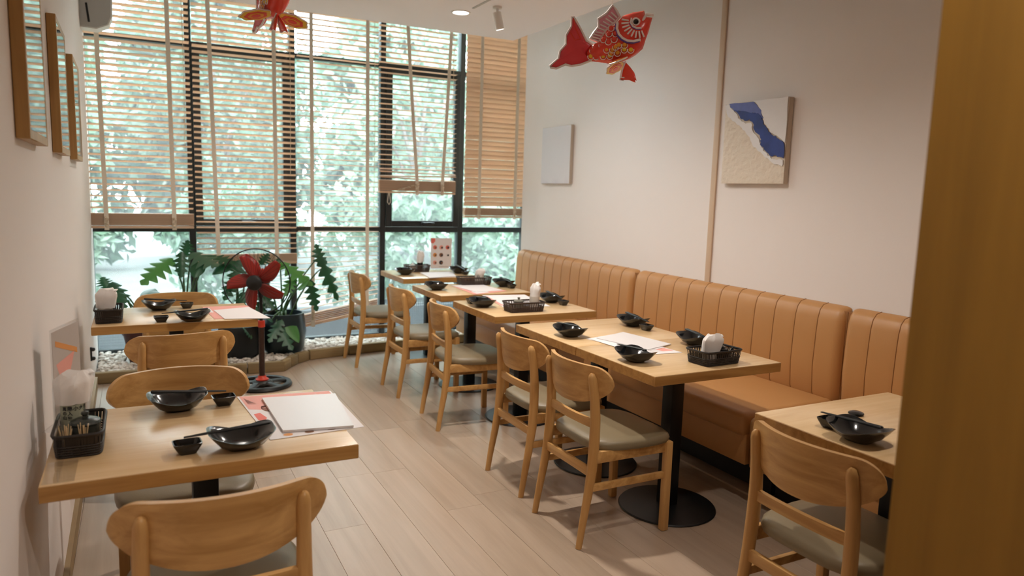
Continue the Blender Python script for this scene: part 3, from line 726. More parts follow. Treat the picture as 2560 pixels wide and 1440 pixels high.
def sheet(name, corners, z, th, mat, label, cat, group=None, prints=()):
    # corners: four table-top pixels clockwise from far left; prints: (u0,u1,v0,v1,material) in sheet space
    P = [Vector((*xy(*c), z)) for c in corners]; o = (P[0]+P[1]+P[2]+P[3])/4; o.z = z
    mb = MB(); mb.add([p-o for p in P]+[p-o+Vector((0, 0, th)) for p in P], [(0, 1, 2, 3), (7, 6, 5, 4), (0, 4, 5, 1), (1, 5, 6, 2), (2, 6, 7, 3), (3, 7, 4, 0)])
    s = tag(obj(name, mb, mat, None, o, smooth=0), label, cat, group)
    for poly, m in prints:
        vs = []
        for u, v in poly:
            p = (P[0]*(1-u)+P[1]*u)*(1-v)+(P[3]*(1-u)+P[2]*u)*v; vs.append(p-o+Vector((0, 0, th+.0003)))
        obj('printed_patch', MB().add(vs, [tuple(range(len(vs)))]), m, s, smooth=0)
    return s
def rct(u0, u1, v0, v1): return [(u0, v0), (u1, v0), (u1, v1), (u0, v1)]
def circ(u, v, r, n=16, ry=None): return [(u+r*math.cos(2*PI*k/n), v+(ry or r)*math.sin(2*PI*k/n)) for k in range(n)]
sheet('menu_sheet', [(592, 993), (826, 978), (911, 1068), (676, 1101)], TH+.0006, .0012, 'paper', 'red and white printed menu on the front left table', 'menu', 'paper menus',
      [(rct(.02, .98, .01, .20), 'print_pink'), ([(.02, .2), (.36, .2), (.30, .42), (.02, .34)], 'print_pink'), (rct(.05, .15, .06, .24), 'paper'), (circ(.22, .35, .075, 18, .09), 'print_brown'), (circ(.22, .35, .06, 18, .072), 'paper_board'), (circ(.22, .35, .045, 14, .05), 'print_orange'),
       ([(.03, .46), (.10, .44), (.13, .56), (.10, .62), (.03, .60)], 'print_red'), (rct(.86, .94, .05, .11), 'paper'), (rct(.80, .83, .05, .12), 'paper'), (circ(.2, .95, .05, 14, .025), 'print_orange'), (circ(.42, .95, .05, 14, .025), 'print_brown'), (circ(.66, .955, .05, 14, .02), 'print_brown')])
sheet('menu_folder', [(655, 1001), (838, 990), (884, 1071), (708, 1084)], TH+.0028, .007, 'paper_board', 'thick white menu folder lying over the printed menu on the front left table', 'menu', 'paper menus')
sheet('menu_sheet', [(506, 768), (618, 764), (660, 793), (536, 798)], TH+.0006, .0012, 'print_pink', 'red printed menu on the back left table', 'menu', 'paper menus', [(rct(.03, .12, .1, .5), 'paper'), (rct(.2, .8, .5, .9), 'paper')])
sheet('menu_folder', [(534, 777), (622, 769), (676, 797), (562, 799)], TH+.0024, .002, 'paper', 'white menu sheet jutting over the edge of the back left table', 'menu', 'paper menus')
sheet('menu_sheet', [(1466, 848), (1535, 836), (1706, 882), (1640, 886)], TH+.0006, .0012, 'paper', 'lowest white menu sheet spread across the joined tables', 'menu', 'paper menus', [(rct(.55, .95, .55, .9), 'print_pink'), (rct(.1, .5, .6, .9), 'paper_board')])
sheet('menu_sheet', [(1478, 850), (1545, 836), (1662, 870), (1590, 884)], TH+.0022, .0012, 'paper', 'middle white menu sheet on the joined tables', 'menu', 'paper menus')
sheet('menu_folder', [(1491, 848), (1558, 833), (1678, 863), (1620, 877)], TH+.0040, .003, 'paper_board', 'topmost white menu folder on the joined tables', 'menu', 'paper menus')
sheet('menu_sheet', [(1205, 739), (1311, 737), (1376, 766), (1258, 768)], TH+.0006, .0012, 'paper', 'white menu sheet behind the basket, third table from the window', 'menu', 'paper menus', [(rct(.0, .08, .1, .9), 'print_pink')])
sheet('menu_sheet', [(1132, 716), (1200, 711), (1268, 728), (1186, 737)], TH+.0006, .0012, 'print_pink', 'red menu sheet on the second table from the window', 'menu', 'paper menus', [(rct(.1, .5, .7, .95), 'paper')])
sheet('menu_folder', [(1129, 715), (1198, 710), (1257, 727), (1190, 731)], TH+.0022, .002, 'paper', 'white menu sheet lying over the red one on the second table from the window', 'menu', 'paper menus')
sheet('menu_folder', [(1050, 683), (1130, 681), (1140, 692), (1074, 696)], TH+.0006, .006, 'paper', 'white menu folder on the table closest to the window', 'menu', 'paper menus')

# ------------------------------------------------------------------ baskets and condiments
def basket(cx, cy, rz, lx, ly, mat, label, h=.058):
    t = thing('woven_basket', label, 'basket', (cx, cy, TH+.0006), rz, 'dark woven condiment baskets')
    sq = 9; tp = .90
    def outline(f, z, n=64):
        out = []
        for k in range(n):
            a = 2*PI*k/n; ca, sa = math.cos(a), math.sin(a); q = (abs(ca)**sq+abs(sa)**sq)**(-1/sq); out.append(Vector((q*ca*lx/2*f, q*sa*ly/2*f, z)))
        return out
    obj('tray', MB().add(outline(tp, 0)+outline(tp, .004), [tuple(range(63, -1, -1)), tuple(range(64, 128))]+[(k, (k+1) % 64, 64+(k+1) % 64, 64+k) for k in range(64)]), mat, t)
    r = outline(1, h); obj('rim', MB().tube(r+[r[0]], .0042, 8, caps=False), mat, t)
    w = MB(); n = 112
    lo, hi = outline(tp, .001, n), outline(1, h, n)
    for k in range(n):
        tn = (hi[(k+1) % n]-hi[k-1]).normalized()*.0022
        o = Vector((hi[k].x, hi[k].y, 0)).normalized()*.0012*(1 if k % 2 else -1)
        w.add([lo[k]-tn+o, lo[k]+tn+o, hi[k]+tn+o, hi[k]-tn+o], [(0, 1, 2, 3)])
    nb = 9
    for b in range(nb):
        f = (b+.5)/nb
        if 0.58 < f < 0.85: continue
        rr = outline(tp+(1-tp)*f, h*f); w.tube(rr+[rr[0]], h/nb*.40, 6, caps=False)
    tag(obj('weave', w, mat, t, smooth=60), kind='stuff')
    return t
def jar(x, y, mat, label, s=1.0, z=TH+.006, knob=True):
    t = thing('condiment_jar', label, 'jar', (x, y, z)); t.scale = (s, s, s)
    obj('body', MB().lathe([(0, 0), (.026, 0), (.030, .004), (.032, .02), (.0325, .035), (.032, .05), (.030, .052), (.0, .052)], 32, close=False), mat, t)
    L = obj('lid', MB().lathe([(0, .052), (.0335, .052), (.0345, .055), (.032, .060), (.018, .066), (.0, .067)], 32, close=False), mat, t)
    obj('knob', MB().lathe([(0, .066), (.007, .067), (.006, .071), (.0095, .076), (.008, .081), (0, .083)], 18, close=False), mat, L)
    return t
def crumple(w, d, h, seed, twist=0.5, spike=1.0):
    # folded paper napkin bundle standing up
    R = random.Random(seed); mb = MB(); nu, nv = 26, 9; vs = []
    for j in range(nv+1):
        q = j/nv
        for i in range(nu):
            a = 2*PI*i/nu; ca, sa = math.cos(a), math.sin(a)
            e = 3; k = (abs(ca)**e+abs(sa)**e)**(-1/e)
            fl = 1+.22*q*math.sin(3*a+seed)+.10*q*math.sin(7*a+seed*2)
            top = .55+.45*math.sin(a*1.0+seed)*spike*.5+.25*math.sin(2*a+seed*3)
            z = h*q*(.80+.30*top*q)
            sc = 1+.18*q-.55*max(0, q-.75)/.25
            vs.append((k*ca*w/2*fl*sc+twist*.02*q, k*sa*d/2*fl*sc+R.uniform(-.001, .001), z+R.uniform(-.0015, .0015)))
    fs = []
    for j in range(nv):
        for i in range(nu): fs.append((j*nu+i, j*nu+(i+1) % nu, (j+1)*nu+(i+1) % nu, (j+1)*nu+i))
    fs.append(tuple(nv*nu+i for i in range(nu))); fs.append(tuple(range(nu-1, -1, -1)))
    return mb.add(vs, fs)
def napkins(x, y, z, w, d, h, seed, rz, label):
    o = obj('paper_napkins', crumple(w, d, h, seed), 'napkin', None, (x, y, z), (0, 0, rz), smooth=35)
    # one loose folded sheet poking out
    mb = MB(); n = 8; vs = []
    for i in range(n+1):
        q = i/n
        for s in (-1, 1): vs.append((w*.1+w*.62*q, s*d*.34*(1-.55*q)+.004*math.sin(q*5), h*.72+h*.48*q-h*.25*q*q+.003*s))
    mb.add(vs, [(2*i, 2*i+1, 2*i+3, 2*i+2) for i in range(n)]); sh = obj('loose_sheet', mb, 'napkin', o, smooth=50)
    md = sh.modifiers.new('thickness', 'SOLIDIFY'); md.thickness = .002
    return tag(o, label, 'napkins', 'white paper napkins')
def cup(x, y, z, r, h, mat, label):
    o = obj('napkin_cup', MB().lathe([(0, 0), (r*.92, 0), (r*.95, .003), (r, h), (r*.94, h), (r*.88, .006), (0, .005)], 32, close=False), mat, None, (x, y, z)); return tag(o, label, 'cup', 'napkin cups')
BZ = TH+.0052
# front left table
basket(-.160, 2.245, PI/2, .235, .118, 'basket_dark', 'black woven basket of condiments at the wall end of the front left table', h=.062)
cupo = cup(-.181, 2.305, BZ, .031, .118, 'cup_label', 'pale green cup with brush lettering in the basket on the front left table')
napkins(-.181, 2.305, BZ+.102, .080, .064, .085, 1.3, 0.5, 'tall white napkin bundle in the lettered cup on the front left table')
jar(-.147, 2.232, 'jar_glaze', 'black ribbed lidded jar in the basket on the front left table', 1.12)
def kanji(o, rows, r, z0, size, a0, da):
    for c, (a, col) in enumerate(rows):
        for k, ch in enumerate(col):
            cu = bpy.data.curves.new('lettering', 'FONT'); cu.body = ch; cu.size = size[c]; cu.align_x = 'CENTER'; cu.extrude = .0002; cu.offset = .0003*size[c]/.012
            tmp = bpy.data.objects.new('lettering', cu); COL.objects.link(tmp)
            dg = bpy.context.evaluated_depsgraph_get(); me = bpy.data.meshes.new_from_object(tmp.evaluated_get(dg)); bpy.data.objects.remove(tmp)
            ang = math.radians(a)
            for v in me.vertices:
                aa = ang+v.co.x/r; rr = r+.0006+v.co.z; v.co = Vector((math.cos(aa)*rr, math.sin(aa)*rr, z0-k*size[c]*1.05+v.co.y))
            me.materials.clear(); me.materials.append(MATS['print_dark']); ob('lettering', me, o)
kanji(cupo, [(-124, '真の山'), (-98, '隅入家'), (-72, '小'), (-46, '大'), (-20, '吉又')],   .031, .086, [.012, .013, .013, .013, .013], 0, 0)
obj('cup_rim_line', MB().lathe([(.0316, .1145), (.0318, .1155)], 32, close=False), 'print_brown', cupo)
def picks(x, y, label, seed):
    R = random.Random(seed); t = thing('toothpick_bundle', label, 'toothpicks', (x, y, BZ), group='toothpick bundles')
    for i in range(12):
        a = R.uniform(0, 6.28); q = R.uniform(.004, .018)
        obj('toothpick', MB().tube([(math.cos(a)*.004, math.sin(a)*.004, 0), (math.cos(a)*q, math.sin(a)*q, R.uniform(.062, .08))], [.0012, .0010], 5), 'toothpick', t)
picks(-.190, 2.165, 'toothpicks fanned out at the wall side of the front left basket', 3)
picks(-.150, 2.172, 'toothpicks fanned out at the aisle side of the front left basket', 4)
# acrylic stands
def l_stand(x, y, rz, w, h, label, poster=None):
    t = thing('acrylic_stand', label, 'menu stand', (x, y, TH+.0006), rz, 'clear acrylic stands')
    obj('upright', MB().bbox(-w/2, w/2, -.0015, .0015, .003, h, r=.0005, seg=1), 'acrylic', t)
    obj('foot', MB().bbox(-w/2, w/2, -.034, .034, 0, .003, r=.0005, seg=1), 'acrylic', t)
    return t
l_stand(-.193, 2.044, PI/2, .155, .235, 'empty clear acrylic stand at the wall corner of the front left table')
def poster_stand(x, y, rz, label, scheme):
    t = l_stand(x, y, rz, .205, .30, label)
    pp = obj('poster', MB().box(-.0975, .0975, -.0028, -.0018, .012, .292), 'paper' if scheme == 0 else 'leaflet_paper', t, smooth=0)
    def patch(poly, m): obj('printed_patch', MB().add([(-.0975+.195*u, -.0031, .292-.28*v) for u, v in poly], [tuple(range(len(poly)))]), m, pp, smooth=0)
    if scheme == 0:
        patch([(0, 0), (.2, 0), (.21, .10), (.12, .17), (0, .16)], 'print_red')
        cs = ['print_red', 'print_pink', 'print_red', 'print_orange', 'print_brown', 'paper_board', 'print_pink', 'print_dark']
        cd = ['print_brown', 'print_dark', 'print_dark', 'print_brown', 'print_dark', 'print_dark', 'print_brown', 'print_brown']
        k = 0
        for r in range(3):
            for c in range(3):
                if r == 2 and c == 2: continue
                u, v = .2+.3*c, .30+.25*r
                patch(circ(u, v, .095, 12, .07), cs[k]); obj('printed_patch', MB().add([(-.0975+.195*(u+.035+.05*math.cos(a)), -.0034, .292-.28*(v+.01+.035*math.sin(a))) for a in [i*PI/5 for i in range(10)]], [tuple(range(10))]), cd[k], pp, smooth=0); k += 1
        patch(rct(.4, .85, .93, .94), 'print_brown')
    else:
        patch([(.1, .1), (.9, .28), (.9, .34), (.1, .16)], 'print_orange'); patch([(.1, .35), (.8, .3), (.6, .5), (.3, .6)], 'print_pink'); patch(rct(.3, .7, .55, .75), 'print_dark'); patch([(.5, .8), (.95, .7), (.95, .95)], 'print_red')
    return t
poster_stand(-.205, 2.478, math.radians(74), 'acrylic stand with a printed leaflet behind the napkins on the front left table', 1)
poster_stand(2.463, 6.155, math.radians(-8), 'acrylic stand with a dish poster on the table closest to the window', 0)
# back left table
basket(-.150, 4.265, PI/2, .23, .13, 'basket_dark', 'dark woven basket at the wall end of the back left table', h=.07)
cup(-.165, 4.27, BZ, .034, .085, 'cup_white', 'cream napkin cup in the basket on the back left table')
napkins(-.165, 4.27, BZ+.062, .085, .07, .10, 2.2, -.3, 'white napkins flopping out of the basket on the back left table')
# joined tables
basket(2.270, 2.383, math.radians(3), .222, .140, 'basket_dark', 'black woven basket on the near joined table', h=.062)
cup(2.245, 2.383, BZ, .034, .05, 'cup_white', 'napkin cup inside the basket on the near joined table')
napkins(2.245, 2.383, BZ+.04, .075, .065, .085, 3.1, -.4, 'crumpled white napkins in the basket on the near joined table')
tp_ = thing('black_teapot', 'black glazed teapot in the basket on the near joined table', 'teapot', (2.325, 2.400, BZ), -.8)
obj('body', MB().lathe([(0, 0), (.024, 0), (.033, .012), (.036, .03), (.031, .05), (.022, .056), (0, .057)], 30, close=False), 'black_glaze', tp_)
tl_ = obj('lid', MB().lathe([(0, .056), (.023, .056), (.021, .061), (.008, .066), (0, .066)], 26, close=False), 'black_glaze', tp_)
obj('knob', MB().lathe([(0, .066), (.006, .067), (.007, .073), (0, .077)], 14, close=False), 'black_glaze', tl_)
obj('spout', MB().tube([(.03, 0, .03), (.044, 0, .042), (.052, 0, .058)], [.009, .006, .005], 8), 'black_glaze', tp_)
obj('handle', MB().tube([(-.028, 0, .045), (-.052, 0, .045), (-.055, 0, .022), (-.033, 0, .015)], .004, 8), 'black_glaze', tp_)
# third table from the window
basket(2.110, 3.885, math.radians(-3), .245, .135, 'basket_weave', 'brown woven basket on the third table from the window')
jar(2.085, 3.905, 'jar_pale', 'speckled lidded jar in the brown basket on the third table from the window', .95)
cup(2.185, 3.885, BZ, .032, .085, 'cup_white', 'white napkin cup in the basket on the third table from the window')
napkins(2.187, 3.885, BZ+.07, .058, .048, .095, .4, .3, 'upright white napkins in the cup on the third table from the window')
# second table from the window
basket(2.335, 5.132, math.radians(-3), .265, .135, 'basket_weave', 'brown woven basket on the second table from the window')
c2 = cup(2.375, 5.120, BZ, .036, .085, 'cup_white', 'white cup with a dark printed mark on the second table from the window')
kanji(c2, [(-128, '吉')], .036, .05, [.03], 0, 0)
napkins(2.375, 5.120, BZ+.07, .062, .055, .05, 4.0, .2, 'short white napkins in the printed cup on the second table from the window')
# window table
basket(2.205, 6.085, math.radians(-5), .225, .12, 'basket_weave', 'brown woven basket on the table closest to the window')
jar(2.165, 6.09, 'cup_white', 'pale lidded jar in the basket on the table closest to the window', .85)
cup(2.235, 6.09, BZ, .026, .085, 'black_glaze', 'dark napkin cup in the basket on the table closest to the window')
napkins(2.235, 6.09, BZ+.075, .055, .05, .10, 5.2, .6, 'white napkins in the dark cup on the table closest to the window')

# ------------------------------------------------------------------ pictures
def wall_frame(y0, y1, z0, z1, label):
    ym = (y0+y1)/2; t = thing('picture_frame', label, 'picture frame', (LWX(ym)+.001, ym, z0), math.radians(-.64), 'wooden frames on the left wall')
    # local: +X out of wall, Y along wall
    t.rotation_euler = (0, 0, .0112); w, h, d, b = y1-y0, z1-z0, .032, .026
    for q in ((-w/2, -w/2+b, 0, h), (w/2-b, w/2, 0, h), (-w/2+b, w/2-b, 0, b), (-w/2+b, w/2-b, h-b, h)):
        obj('frame_bar', MB().bbox(0, d, q[0], q[1], q[2], q[3], r=.002, seg=1), 'frame_wood', t)
    obj('mat_board', MB().box(.002, .026, -w/2+b, w/2-b, b, h-b), 'mat_board', t, smooth=0)
    obj('print', MB().box(.026, .0268, -w/2+.10, w/2-.10, .10, h-.10), 'picture_dark', t, smooth=0)
    obj('glass', MB().box(.0300, .0312, -w/2+b, w/2-b, b, h-b), 'picture_glass', t, smooth=0)
wall_frame(2.26, 2.75, 1.57, 2.09, 'largest looking wooden frame nearest the viewer on the left wall')
wall_frame(3.33, 3.80, 1.57, 2.09, 'middle wooden frame of three on the left wall')
wall_frame(4.33, 4.86, 1.57, 2.09, 'wooden frame nearest the window on the left wall')
cv = thing('canvas_painting', 'square cream relief canvas crossed by a blue river shape', 'painting', (RWX-.001, 3.41, 1.563), -PI/2)
# local X runs towards the viewer along the wall, local -Y out of the wall
cw_, chh = .487, .476
Mf = Matrix.Identity(4)
obj('canvas', MB().bbox(0, cw_, -.035, 0, 0, chh, r=.003, seg=1), 'canvas_side', cv)
g = MB(); N = 44; RR = random.Random(9)
def river(v):      # left and right edge of the river at height v (0 top .. 1 bottom)
    return None
def up_px(x, y): # zoomed artwork pixels to (u,v)
    # corners of the face in the zoomed crop
    TL, TR, BR, BL = (1760, 155), (2312, 80), (2255, 850), (1725, 850)
    v = y; lo, hi = 0.0, 1.0
    for _ in range(3): pass
    best = None; u_, v_ = .5, .5
    for _ in range(25):
        fx = (TL[0]*(1-u_)+TR[0]*u_)*(1-v_)+(BL[0]*(1-u_)+BR[0]*u_)*v_-x; fy = (TL[1]*(1-u_)+TR[1]*u_)*(1-v_)+(BL[1]*(1-u_)+BR[1]*u_)*v_-y
        u_ -= fx/550; v_ -= fy/740
    return u_, v_
blue = [(1850, 205), (1920, 210), (2000, 225), (2060, 225), (2090, 270), (2110, 320), (2145, 370), (2165, 410), (2215, 440), (2275, 490), (2268, 625), (2210, 600), (2175, 608), (2130, 560), (2085, 500), (2085, 440), (2030, 380), (2020, 310), (1990, 285), (1950, 298), (1905, 270), (1880, 225)]
lil = [(1800, 152), (2015, 122), (2060, 165), (2085, 205), (2100, 265), (2095, 290), (2060, 228), (2000, 228), (1920, 212), (1850, 208), (1815, 180)]
halo = [(1760, 160), (1800, 155), (1820, 190), (1870, 240), (1900, 290), (1950, 315), (2000, 310), (2020, 400), (2070, 450), (2075, 510), (2120, 570), (2170, 625), (2260, 640), (2260, 700), (2180, 670), (2100, 590), (2020, 520), (1990, 440), (1930, 370), (1850, 310), (1770, 240)]
up_ = [(2015, 122), (2312, 82), (2285, 485), (2220, 432), (2170, 400), (2150, 362), (2115, 315), (2100, 262), (2085, 200), (2060, 160)]
vs = []
for j in range(N+1):
    for i in range(N+1):
        e = 0 if i in (0, N) or j in (0, N) else RR.random()**2*.006
        vs.append((cw_*i/N, -.0365-e, chh*j/N))
g.add(vs, [(j*(N+1)+i, j*(N+1)+i+1, (j+1)*(N+1)+i+1, (j+1)*(N+1)+i) for j in range(N) for i in range(N)])
obj('plaster_relief', g, 'canvas_cream', cv, smooth=60)
for k, (poly, m) in enumerate(((halo, 'canvas_white'), (up_, 'canvas_white'), (lil, 'canvas_lilac'), (blue, 'canvas_blue'))):
    rg = []
    for q0, q1 in zip(poly, poly[1:]+poly[:1]):
        for e in range(4): rg.append((q0[0]+(q1[0]-q0[0])*e/4+RR.uniform(-6, 6), q0[1]+(q1[1]-q0[1])*e/4+RR.uniform(-6, 6)))
    pp = [up_px(*p) for p in rg]; pp = [(min(1, max(0, u))*cw_, chh*(1-min(1, max(0, v)))) for u, v in pp]
    obj(('white_shore', 'white_shore', 'lilac_water', 'blue_water')[k], MB().prism(pp, -.003, Matrix.Translation((0, -.0415-.0012*k, 0))), m, cv, smooth=0)
cp = thing('canvas_painting', 'pale lilac and white canvas on the wall near the window', 'painting', (RWX-.001, 5.68, 1.555), -PI/2)
obj('canvas', MB().bbox(0, .48, -.03, 0, 0, .487, r=.003, seg=1), 'canvas_side', cp)
obj('painted_face', MB().box(.002, .478, -.0308, -.0298, .002, .485), 'canvas_pale', cp, smooth=0)

# ------------------------------------------------------------------ wall air conditioner
ac = thing('wall_unit', 'white wall mounted unit with a black slot high in the window corner', 'wall unit', (LWX(6.1)+.001, 6.08, 2.535), 0)
pr = [(0, 0), (.10, -.005), (.175, .03), (.20, .09), (.205, .25), (.18, .29), (0, .30)]
obj('casing', MB().add([(x, y, z) for y in (0, .15) for x, z in pr], [tuple(range(7)), tuple(range(13, 6, -1))]+[(i, i+7, (i+1) % 7+7, (i+1) % 7) for i in range(7)]), 'white_plastic', ac, smooth=50)
obj('end_cap', MB().add([(x*.93+.004, y, z*.93+.008) for y in (-.006, 0) for x, z in pr], [tuple(range(7)), tuple(range(13, 6, -1))]+[(i, i+7, (i+1) % 7+7, (i+1) % 7) for i in range(7)]), 'grey_plastic', ac)
obj('vent_slot', MB().bbox(.052, .066, -.010, -.004, .03, .16, r=.002, M=Matrix.Rotation(-.10, 4, 'Y')), 'black_plastic', ac)

# ------------------------------------------------------------------ hanging fish lanterns
def fish(label, loc, rz, s=1.0, roll=0.0, drop=0.6):
    t = thing('fish_lantern', label, 'lantern', loc, rz, 'hanging carp lanterns'); t.scale = (s, s, s)
    K = .00161/6.544; c0 = (1430, 640)
    L = lambda p: ((p[0]-c0[0])*K, -(p[1]-c0[1])*K)
    def inflate(poly, th, ctr=None, off=0.0, rings=((1.0, 0.12), (.9, .55), (.7, .82), (.4, .97), (0.02, 1.0))):
        q = [L(p) for p in poly]; n = len(q); cx, cz = L(ctr) if ctr else (sum(a for a, b in q)/n, sum(b for a, b in q)/n); mb = MB(); vs = []
        for sd in (-1, 1):
            for sc, h in rings: vs += [(cx+(x-cx)*sc, off+sd*th*h, cz+(z-cz)*sc) for x, z in q]
        m = len(rings); fs = []
        for sd in (0, 1):
            o = sd*m*n
            for i in range(m-1):
                for k in range(n): fs.append((o+i*n+k, o+i*n+(k+1) % n, o+(i+1)*n+(k+1) % n, o+(i+1)*n+k))
            fs.append(tuple(o+(m-1)*n+k for k in range(n)))
        for k in range(n): fs.append((k, (k+1) % n, m*n+(k+1) % n, m*n+k))
        return mb.add(vs, fs)
    def line(pts, r, y, close=False, seg=6):
        q = [(*[L(p)[0]], y, L(p)[1]) for p in pts]
        if close: q.append(q[0])
        return MB().tube(q, r, seg)
    body = [(930, 1000), (1060, 1010), (1200, 1030), (1330, 1015), (1450, 990), (1560, 940), (1640, 890), (1750, 790), (1790, 650), (1830, 520), (1880, 300), (1770, 285), (1740, 195), (1560, 225), (1400, 280), (1300, 400), (1220, 470), (1140, 520), (1090, 610), (1030, 700), (930, 740), (870, 800), (835, 880), (850, 950)]
    b = obj('body', inflate(body, .048, (1420, 680)), 'fish_red', t, smooth=60)
    tail = [(930, 740), (830, 680), (770, 570), (720, 480), (600, 300), (572, 300), (575, 450), (490, 600), (495, 740), (400, 850), (380, 970), (240, 1090), (260, 1115), (350, 1130), (500, 1060), (600, 1085), (750, 1060), (860, 1020), (930, 985), (850, 940), (840, 860)]
    tl = obj('tail', inflate(tail, .014, (680, 800)), 'fish_crimson', t, smooth=60)
    obj('piping', line(tail[:17]+[(930, 985)], .0045, -.006), 'fish_white', tl)
    for ln in ([(600, 330), (640, 480), (730, 650)], [(560, 560), (640, 680), (740, 650)]): obj('tail_ray', line(ln, .002, -.013), 'fish_red', tl)
    dors = [(890, 640), (960, 530), (1020, 450), (1005, 330), (1140, 240), (1230, 115), (1290, 190), (1350, 290), (1290, 370), (1200, 440), (1140, 510), (1080, 600), (1030, 690)]
    df = obj('dorsal_fin', inflate(dors, .008, (1130, 430)), 'fish_pink', t, smooth=60)
    obj('piping', line(dors, .0055, -.003, True), 'fish_white', df)
    for i in range(9):
        a = (910+i*34, 615-i*38) if i < 3 else (1000+(i-3)*42, 470-(i-3)*48); e = (1050+i*32, 650-i*42)
        obj('fin_ray', line([a, e], .003, -.008), 'fish_white', df)
    vz = L((1480, 1000))[1]
    for sd in (-1, 1):
        Rx = Matrix.Translation((0, 0, vz)) @ Matrix.Rotation(sd*.32, 4, 'X') @ Matrix.Translation((0, 0, -vz))
        f_ = inflate([(1480, 1000), (1560, 1090), (1630, 1190), (1670, 1330), (1560, 1290), (1410, 1290), (1440, 1140)], .005); f_.v = [tuple(Rx @ Vector(p)) for p in f_.v]
        vf = obj('ventral_fin', f_, 'fish_red', t, smooth=60)
        ln = line([(1480, 1000), (1430, 1150), (1412, 1285), (1470, 1290)], .0035, -.004); ln.v = [tuple(Rx @ Vector(p)) for p in ln.v]
        obj('piping', ln, 'fish_white', vf)
        # pectoral fin spreading sideways
        a_, b2 = Vector((*[L((1195, 1072))[0]], 0, L((1195, 1072))[1])), Vector((L((1470, 962))[0], 0, L((1470, 962))[1]))
        ax = (b2-a_)/2; cc = (a_+b2)/2+Vector((0, sd*.075, -.006)); oy = Vector((0, sd*.06, -.012))
        for k, (sc, m, nm) in enumerate(((1.0, 'fish_yellow', 'pectoral_fin'), (.74, 'fish_scale_red', 'fin_ring'), (.52, 'fish_orange', 'fin_ring'), (.3, 'fish_scale_red', 'fin_ring'))):
            up_n = ax.cross(oy).normalized()*(1 if sd < 0 else -1)
            if up_n.z > 0: up_n = -up_n
            mb_ = MB(); n_k = 28; ring = [cc+(ax*math.cos(q)+oy*math.sin(q))*sc*(1+.07*math.cos(q*7)) for q in [2*PI*i/n_k for i in range(n_k)]]
            h_ = .0035+.0012*k
            mb_.add([p+up_n*h_ for p in ring]+[p-up_n*h_ for p in ring], [tuple(range(n_k)), tuple(range(2*n_k-1, n_k-1, -1))]+[(i, (i+1) % n_k, n_k+(i+1) % n_k, n_k+i) for i in range(n_k)])
            o_ = obj(nm, mb_, m, t if k == 0 else pf)
            if k == 0:
                pf = o_; obj('piping', MB().tube([cc+(ax*math.cos(q)+oy*math.sin(q))*1.04*(1+.07*math.cos(q*7)) for q in [2*PI*i/28 for i in range(29)]], .003, 6, caps=False), 'fish_white', pf)
    def by(x, y):   # front surface offset of the inflated body near (x,y)
        d = min(1, math.hypot((x-1420)/480, (y-680)/400)); return -.048*max(.35, math.sqrt(max(0, 1-d*d*.8)))-.002
    # mouth, gill arcs, eye
    obj('mouth_line', line([(1690, 430), (1740, 330), (1770, 275), (1885, 285)], .0055, -.030), 'fish_white', b)
    arc = [(1310, 420), (1305, 520), (1340, 610), (1400, 670), (1480, 710), (1580, 715), (1690, 685)]
    obj('gill_line', MB().tube([(L(p)[0], by(*p)-.002, L(p)[1]) for p in arc], .006, 6), 'fish_white', b)
    obj('gill_line', MB().tube([(L((p[0]-14, p[1]+18))[0], by(*p)-.001, L((p[0]-14, p[1]+18))[1]) for p in arc], .005, 6), 'fish_purple', b)
    a2 = [(1535, 345), (1520, 420), (1560, 480), (1620, 505), (1695, 500)]
    obj('eye_line', MB().tube([(L(p)[0], by(*p)-.002, L(p)[1]) for p in a2], .005, 6), 'fish_white', b)
    obj('eye_line', MB().tube([(L((p[0]-10, p[1]+16))[0], by(*p)-.001, L((p[0]-10, p[1]+16))[1]) for p in a2], .004, 6), 'fish_purple', b)
    for i in range(9):
        a = math.radians(170+i*15.5)
        p0 = (1640+math.cos(a)*150*1.0, 410-math.sin(a)*150*.95); p1 = (1640+math.cos(a)*265, 410-math.sin(a)*250)
        if p1[0] < 1330: p1 = (1330, p1[1])
        obj('cheek_ray', MB().tube([(L(p)[0], by(*p)-.002, L(p)[1]) for p in (p0, p1)], .0036, 6), 'fish_white', b)
    Mr = Matrix.Rotation(PI/2, 4, 'X'); ex, ez = L((1605, 405))
    ey = obj('eye', MB().lathe([(0, .010), (.014, .008), (.019, 0), (.019, -.004)], 20, close=False, M=Matrix.Translation((ex, by(1605, 405)-.001, ez)) @ Mr), 'fish_white', b)
    obj('pupil', MB().lathe([(0, .006), (.008, .005), (.011, 0)], 18, close=False, M=Matrix.Translation((ex, by(1605, 405)-.009, ez)) @ Mr), 'black_glaze', ey)
    for r, (yy, xs) in enumerate(((500, [1215]), (590, [1185, 1290]), (680, [1100, 1270]), (715, [1180]), (770, [975, 1080, 1350, 1440]), (840, [935, 1055, 1160, 1255, 1440, 1545]), (800, [1300]), (890, [1335, 1235]), (935, [910, 995, 1110, 1215]))):
        for x in xs:
            m = 'fish_yellow' if (yy > 900 or (x > 1400 and yy > 820)) else ('fish_orange' if x > 1100 and yy > 760 else 'fish_scale_red')
            px, pz = L((x, yy)); yb_ = by(x, yy)
            sc = obj('scale', MB().lathe([(0, .004), (.006, .003), (.0085, 0)], 12, close=False, M=Matrix.Translation((px, yb_-.001, pz)) @ Mr), m, b)
            obj('scale_edge', MB().tube([(px+.0125*math.cos(a), yb_-.001, pz-.002+.0125*math.sin(a)) for a in [math.radians(160+i*27.5) for i in range(9)]], .0018, 5), 'fish_white', sc)
